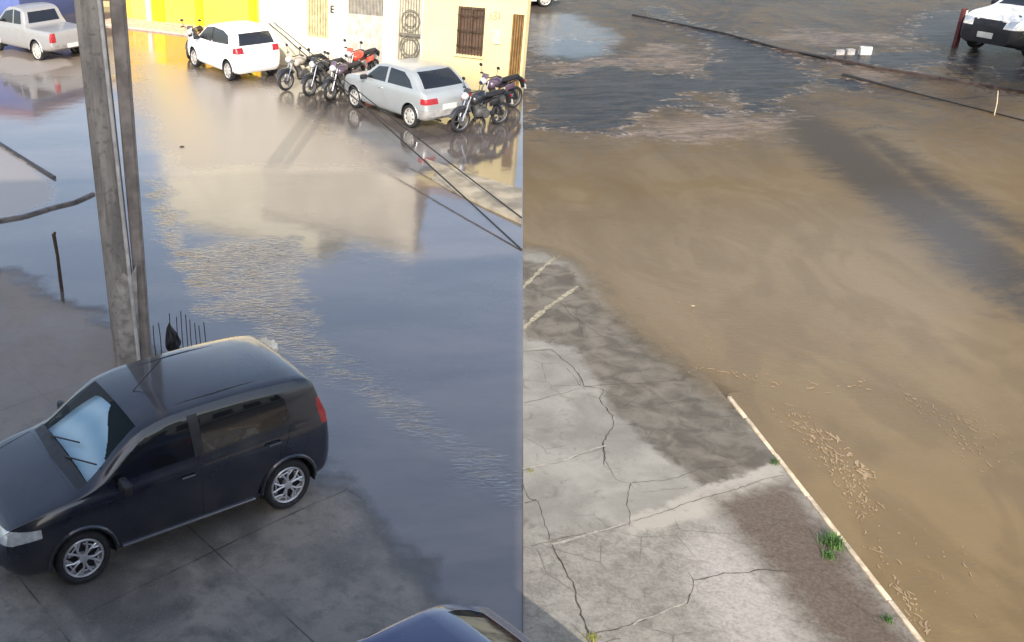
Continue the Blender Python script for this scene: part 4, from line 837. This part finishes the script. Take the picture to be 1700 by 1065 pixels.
def cable(name, pts, r, label, cat='cable', sag=0, taper=1.0):
    out = []
    for a, b in zip(pts, pts[1:]):
        for k in range(16): u = k/16; p = Vector(a).lerp(Vector(b), u); p.z -= sag*4*u*(1-u); out.append(p)
    out.append(Vector(pts[-1])); bm = BM(); tube(bm, out, [r*(taper+(1-taper)*min(1, 2.5*i/len(out))) for i in range(len(out))], 6); return tag(obj(name, bm, CAB, smooth=True), label, cat)
e1 = G(866, 414, .01); e2 = G(866, 361, .08)
cable('hanging_cable', [w0, e1], .017, 'longer black cable from the white house, ending in water below the pale parking kerb', sag=-.05)
cable('hanging_cable', [w0+Vector((.15, -.12, .05)), e2], .014, 'shorter black cable slung from the white house down to the pale parking kerb', sag=.06)
cable('lying_cable', [G(1050, 24, .02), G(1120, 38, .02), G(1200, 54, .02), G(1292, 79, .03), G(1372, 96, .06)], .035, 'thick dark hose lying on the wet road and meeting the low kerb', 'hose')
cable('lying_cable', [G(1400, 124, .02), G(1480, 144, .02), G(1560, 164, .02), G(1640, 184, .02), G(1730, 207, .02)], .02, 'thin dark cable lying in the muddy water before the low kerb', taper=3.2)

# ================================================================== RIGHT ROAD DETAILS
b = G(1585, 78); bm = BM(); box(bm, (0, 0, .5), (.16, .12, 1.4), bevel=.015); PR = empty('wooden_post', (b.x, b.y, 0), .3, 'red brown wooden post with a white top standing before the white car with black grille', 'post')
obj('shaft', bm, simple('red_brown_timber', srgb(92, 44, 44), .7, scale=9, var=.4), PR); bm = BM(); box(bm, (.04, -.068, 1.02), (.06, .014, .26)); obj('white_mark', bm, TRIM, PR)
BLKW = simple('painted_block_white', srgb(200, 198, 192), .7, var=.4, bump=.3)
for x0, x1, h, lb in ((1426, 1445, .24, 'bright white painted block at the right end of the low broken wall in the water'), (1404, 1417, .17, 'small grey white broken block in the water, second from the bright white one'), (1386, 1400, .15, 'leftmost small broken white block in the dark water')):
    a, b = G(x0, 90), G(x1, 90); d = b-a; bm = BM(); box(bm, (0, 0, h/2-.05), (d.length, .18, h+.1), bevel=.02)
    for v in bm.verts: v.co += Vector((random.uniform(-.012, .012), random.uniform(-.012, .012), random.uniform(-.012, .012)))
    o = obj('painted_block', bm, BLKW if h > .2 else simple('worn_block', srgb(150, 148, 146), .8)); o.location = (a+b)/2; o.rotation_euler = (0, 0, math.atan2(d.y, d.x)); tag(o, lb, 'block', 'broken white blocks in the water')
b = G(1651, 191); tp = onp(1657, 150, b.y); stake([b-Vector((0, 0, .1)), b.lerp(tp, .5)+Vector((.02, 0, 0)), tp], .011, 'pale_stick', 'thin pale stick poking out of the muddy water before the low kerb', 'stick', None, simple('pale_wood', srgb(190, 178, 150), .7))
# foam flecks drifting on the muddy water
bm = BM(); rr = random.Random(3)
def flecks(path, spread, n, big=1.0):
    pts = [G(*p) for p in path]
    for _ in range(n):
        k = rr.randrange(len(pts)-1); u = rr.random(); p = pts[k].lerp(pts[k+1], u); d = (pts[k+1]-pts[k]).normalized()
        p = p+Vector((rr.gauss(0, spread), rr.gauss(0, spread), 0)); a = math.atan2(d.y, d.x)+rr.gauss(0, .45); dot = rr.random() < .4; L = (abs(rr.gauss(.004, .006))+.006 if dot else abs(rr.gauss(.02, .024))+.008)*big; W = L*rr.uniform(.35, .8) if dot else min(.008, L*rr.uniform(.1, .3))*big; m = rr.randint(5, 8); q = []
        cur = rr.uniform(-.5, .5)
        for i in range(m*2):
            t_ = 2*math.pi*i/(m*2); x = math.cos(t_)*L*rr.uniform(.75, 1.2); y = math.sin(t_)*W*rr.uniform(.5, 1.5)+cur*x*x/L
            q.append(bm.verts.new((p.x+x*math.cos(a)-y*math.sin(a), p.y+x*math.sin(a)+y*math.cos(a), .006+rr.random()*.004)))
        bm.faces.new(q)
flecks([(1310, 680), (1350, 720), (1385, 760), (1410, 800), (1430, 850)], .11, 330); flecks([(1390, 725), (1425, 775), (1450, 795)], .03, 16, 2.2); flecks([(1420, 830), (1450, 900), (1470, 940), (1500, 985), (1530, 1040)], .045, 60)
flecks([(1490, 985), (1515, 1010), (1535, 1050)], .03, 14, 1.2); flecks([(1500, 645), (1560, 690), (1600, 740), (1650, 775)], .12, 90, .8); flecks([(1600, 690), (1650, 730)], .15, 60, .7); flecks([(1170, 612), (1230, 625), (1290, 632)], .09, 45, .9); flecks([(1330, 640), (1440, 640)], .1, 20, 1.1)
flecks([(1120, 500), (1150, 510), (1160, 545), (1180, 580)], .04, 26, .7); flecks([(1500, 920), (1600, 1000)], .2, 16, .9); flecks([(1530, 860), (1600, 1010)], .25, 14, .9)
tag(obj('foam', bm, simple('foam_flecks', srgb(160, 136, 104), .6, scale=12, var=.2)), 'pale foam flecks drifting on the brown water', 'foam', None, 'stuff')
# grass tufts
GR = simple('grass_green', srgb(74, 106, 50), .8, scale=8, var=.4); GY = simple('grass_yellow', srgb(140, 138, 60), .8, scale=8, var=.4)
def tuft(p, n, h, sp, label, mat):
    bm = BM()
    for _ in range(n):
        a = rr.uniform(0, 6.28); r0 = abs(rr.gauss(0, sp)); x, y = math.cos(a)*r0, math.sin(a)*r0; hh = h*rr.uniform(.4, 1.2); le = rr.uniform(.2, .9)*hh; b_ = rr.uniform(0, 6.28); wd = .0022+.002*rr.random()
        dx, dy = math.cos(b_), math.sin(b_); sx, sy = -dy*wd, dx*wd
        v = [bm.verts.new(c) for c in ((x-sx, y-sy, 0), (x+sx, y+sy, 0), (x+dx*le*.4+sx, y+dy*le*.4+sy, hh*.65), (x+dx*le*.4-sx, y+dy*le*.4-sy, hh*.65), (x+dx*le, y+dy*le, hh*.9))]
        bm.faces.new((v[0], v[1], v[2], v[3])); bm.faces.new((v[3], v[2], v[4]))
    o = obj('grass_tuft', bm, mat); o.location = p; tag(o, label, 'grass tuft', 'grass tufts in the pavement joints')
def kp(px, py): p = G(px, py, .03); return p
tuft(kp(1382, 905), 320, .13, .055, 'largest bright green grass tuft growing at the kerb', GR); tuft(kp(1376, 925), 160, .07, .03, 'low green grass patch just below the largest tuft at the kerb', GR)
tuft(kp(1285, 768), 50, .06, .03, 'small green tuft at the kerb near the pale slab joint', GR); tuft(kp(1474, 1030), 90, .05, .03, 'low thin green tuft inside the kerb near the bottom', GR)
tuft(kp(983, 1060), 80, .05, .045, 'yellow green tuft in the dark slab crack at the bottom edge', GY); tuft(kp(880, 782), 40, .03, .04, 'sparse yellow green weeds at the left end of a slab joint', GY)

# ================================================================== MOTORBIKES
SEATM = simple('bike_seat', srgb(30, 28, 30), .6); ENG = simple('engine_grey', srgb(120, 118, 116), .4, .7, var=.4)
def bike(f, r, tank, tname, label, h=1.0):
    f, r = Vector((f.x, f.y, 0)), Vector((r.x, r.y, 0)); d = f-r; rz = math.atan2(d.y, d.x); c = r+d*.5
    if d.length < 1.15 or d.length > 1.4: d = d.normalized()*1.28
    root = empty('motorbike', (c.x, c.y, 0), rz, label, 'motorbike', 'motorbikes parked along the houses'); WB = .64; R = .29
    for x in (WB, -WB):
        b = BM(); lathe_y(b, [(R-.07, -.035), (R-.03, -.045), (R-.005, -.025), (R, 0), (R-.005, .025), (R-.03, .045), (R-.07, .035)], 28); w_ = obj('wheel', b, TYRE, root, smooth=True); w_.location = (x, 0, R)
        b = BM(); lathe_y(b, [(R-.068, -.03), (R-.085, -.02), (R-.085, .02), (R-.068, .03)], 28); lathe_y(b, [(.05, -.05), (.05, .05)], 14)
        lathe_y(b, [(.001, .052), (.11, .052), (.11, .056), (.001, .056)], 20)
        for k in range(6): a = k*math.pi/3; tube(b, [(math.cos(a)*.04, 0, math.sin(a)*.04), (math.cos(a)*(R-.08), 0, math.sin(a)*(R-.08))], .012, 5)
        obj('rim', b, ENG, w_, smooth=True)
    b = BM()
    for s in (-1, 1): tube(b, [(WB, .075*s, R), (WB-.13, .075*s, .62), (WB-.22, .075*s, .86)], [.026, .022, .02], 8)
    obj('fork', b, CHR, root, smooth=True)
    b = BM(); pts = [(WB+math.cos(a)*(R+.045), 0, R+math.sin(a)*(R+.045)) for a in np.linspace(.35, 2.5, 9)]
    tube(b, pts, .05, 8); bmesh.ops.scale(b, vec=(1, 1.2, 1), verts=b.verts); obj('mudguard', b, BK, root, smooth=True)
    b = BM(); ball(b, (.12, 0, .80), (.25, .135, .135), 18, ry=.12); ball(b, (.26, 0, .76), (.12, .15, .12), 12); obj('tank', b, tank, root, smooth=True)
    b = BM(); tube(b, [(-.02, 0, .80), (-.25, 0, .79), (-.48, 0, .83), (-.68, 0, .87)], [.10, .125, .125, .08], 10); bmesh.ops.scale(b, vec=(1, 1, .55), space=Matrix.Translation((0, 0, -.82)), verts=b.verts); obj('seat', b, SEATM, root, smooth=True)
    b = BM(); box(b, (.02, 0, .42), (.34, .22, .22), bevel=.05); lathe_y(b, [(.001, -.15), (.11, -.14), (.11, .14), (.001, .15)], 18, (-.06, 0, .38)); tube(b, [(.1, 0, .45), (.2, 0, .64)], .085, 10); obj('engine', b, ENG, root, smooth=True)
    b = BM()
    for s in (-1, 1): tube(b, [(WB-.22, .03*s, .85), (.12, .09*s, .68), (-.4, .1*s, .74), (-.75, .09*s, .80)], .018, 6); tube(b, [(-.1, .09*s, .36), (-WB, .085*s, R)], .022, 6); tube(b, [(-.34, .1*s, .74), (-WB, .1*s, R)], [.035, .03], 8)
    tube(b, [(WB-.22, 0, .80), (.22, 0, .5), (.2, 0, .28), (-.2, 0, .25)], .022, 6); obj('frame', b, BLK, root, smooth=True)
    b = BM(); tube(b, [(.1, -.1, .36), (.02, -.16, .2), (-.3, -.17, .24), (-.85, -.19, .40)], [.02, .022, .045, .05], 10); obj('exhaust', b, CHR, root, smooth=True)
    b = BM(); tube(b, [(WB-.36, .36, 1.0), (WB-.30, .26, 1.03), (WB-.24, .09, .96), (WB-.24, -.09, .96), (WB-.30, -.26, 1.03), (WB-.36, -.36, 1.0)], .014, 6)
    for s in (-1, 1): tube(b, [(WB-.36, .37*s, 1.0), (WB-.33, .27*s, 1.02)], .024, 8)
    obj('handlebar', b, BLK, root, smooth=True)
    for s in (-1, 1):
        b = BM(); tube(b, [(WB-.30, .26*s, 1.03), (WB-.28, .30*s, 1.18)], .008, 5); ball(b, (WB-.29, .31*s, 1.23), (.018, .065, .045), 10); obj('mirror', b, BLK, root, smooth=True)
    b = BM(); ball(b, (WB-.10, 0, .88), (.09, .10, .10), 14); obj('headlight', b, LAMPW, root, smooth=True)
    b = BM(); box(b, (WB-.16, 0, 1.0), (.06, .2, .14), ry=-.5, bevel=.03); obj('fairing', b, tank, root, smooth=True)
    for s in (-1, 1): b = BM(); box(b, (-.32, .125*s, .64), (.34, .02, .15), ry=.15, bevel=.008); obj('side_panel', b, tank, root, smooth=True)
    b = BM(); tube(b, [(-.66, 0, .84), (-.86, 0, .72), (-.94, 0, .52)], [.07, .065, .05], 8); obj('tail_fairing', b, BLK, root, smooth=True)
    b = BM(); box(b, (-.92, 0, .70), (.05, .13, .07), ry=.3, bevel=.015); obj('tail_lamp', b, RED, root)
    b = BM(); box(b, (-.965, 0, .54), (.01, .17, .13), ry=.25); obj('number_plate', b, PLATE, root)
    root.rotation_euler = (math.radians(-9), 0, rz) if False else (0, 0, rz); return root
BK = paint('bike_black', srgb(34, 34, 40), 0, .3, .8); BR = paint('bike_red', srgb(226, 66, 40), 0, .35, .8); BW = paint('bike_white', srgb(170, 160, 146), 0, .4, .6); BP = paint('bike_purple_grey', srgb(92, 76, 92), .2, .35, .6)
bike(G(764, 219), G(828, 206), BK, 'k', 'dark motorbike nearest the camera, right behind the silver hatchback'); bike(G(800, 190), G(846, 180), BP, 'p', 'dark motorbike behind the nearest one, close to the slatted gate')
bike(G(476, 150), G(530, 139), BW, 'w', 'motorbike with pale tank nearest to the white hatchback'); bike(G(513, 160), G(566, 146), BK, 'k', 'black motorbike in the middle of the row between the two hatchbacks')
bike(G(546, 168), G(596, 152), BP, 'p', 'dark motorbike closest to the front of the silver hatchback'); bike(G(572, 142), G(622, 128), BR, 'r', 'bright red motorbike half hidden beyond the silver hatchback')
bike(G(313, 100), G(336, 84), BK, 'k', 'dark motorbike beyond the nose of the white hatchback')

# ================================================================== JUST OUTSIDE THE PICTURE
far_house('reflected_house', 'low white house out of view, added for its reflection in the navy hatchback windows', (20, -3.5, 0), (6, -3.5, 0), 3.3, WHITE, INNER)  # unseen house, added to be reflected in the navy car's side windows
TR = empty('shade_tree', (20.7, 23.9, 0), 0, 'unseen broad tree added to shade the white car and the ground before it', 'tree')  # unseen tree, put in to cast shade on the white car
bm = BM(); tube(bm, [(0, 0, -.2), (.05, 0, 1.0), (-.03, .05, 2.2), (.1, .1, 3.4)], [.16, .13, .11, .06], 10)
for k in range(6): a = k*1.05; tube(bm, [(.0, .02, 1.5+.25*k), (math.cos(a)*.7, math.sin(a)*.7, 2.1+.3*k), (math.cos(a)*1.4, math.sin(a)*1.4, 2.5+.35*k)], [.06, .04, .02], 6)
obj('shade_tree_trunk', bm, simple('shade_tree_bark', srgb(92, 78, 64), .9, scale=12, bump=.5), TR, smooth=True)
bm = BM(); cl = [(min(2.4, max(-1.2, rr.gauss(.3, 1.0))), rr.gauss(0, 1.0), rr.uniform(1.0, 5.4)) for _ in range(64)]
for cx_, cy_, cz_ in cl:
    for _ in range(110):
        p = Vector((cx_+rr.gauss(0, .3), cy_+rr.gauss(0, .3), cz_+rr.gauss(0, .25))); a, b_, l_ = rr.uniform(0, 6.28), rr.uniform(-.8, .8), rr.uniform(.07, .13)
        u = Vector((math.cos(a)*math.cos(b_), math.sin(a)*math.cos(b_), math.sin(b_)))*l_; v = Vector((-math.sin(a), math.cos(a), rr.uniform(-.4, .4)))*l_*.45
        bm.faces.new([bm.verts.new(q) for q in (p-u, p+v, p+u, p-v)])
obj('shade_tree_crown', bm, simple('shade_tree_leaves', srgb(66, 92, 44), .6, scale=3, var=.4), TR)

for px, py, sz, lb in ((1150, 507, .03, 'small pale clump of scrap floating on the brown water beyond the slabs'), (302, 243, .05, 'small dark scrap floating on the sunlit water right of the pole')):
    bm = BM(); bmesh.ops.create_icosphere(bm, subdivisions=2, radius=sz)
    for v in bm.verts: v.co = Vector((v.co.x*rr.uniform(.8, 1.4), v.co.y*rr.uniform(.6, 1.1), v.co.z*.4*rr.uniform(.7, 1.3)))
    o = obj('plastic_scrap', bm, simple('scrap_pale', srgb(160, 146, 116), .8, scale=20, var=.6) if px > 900 else RUST); o.location = G(px, py, .01); tag(o, lb, 'scrap')
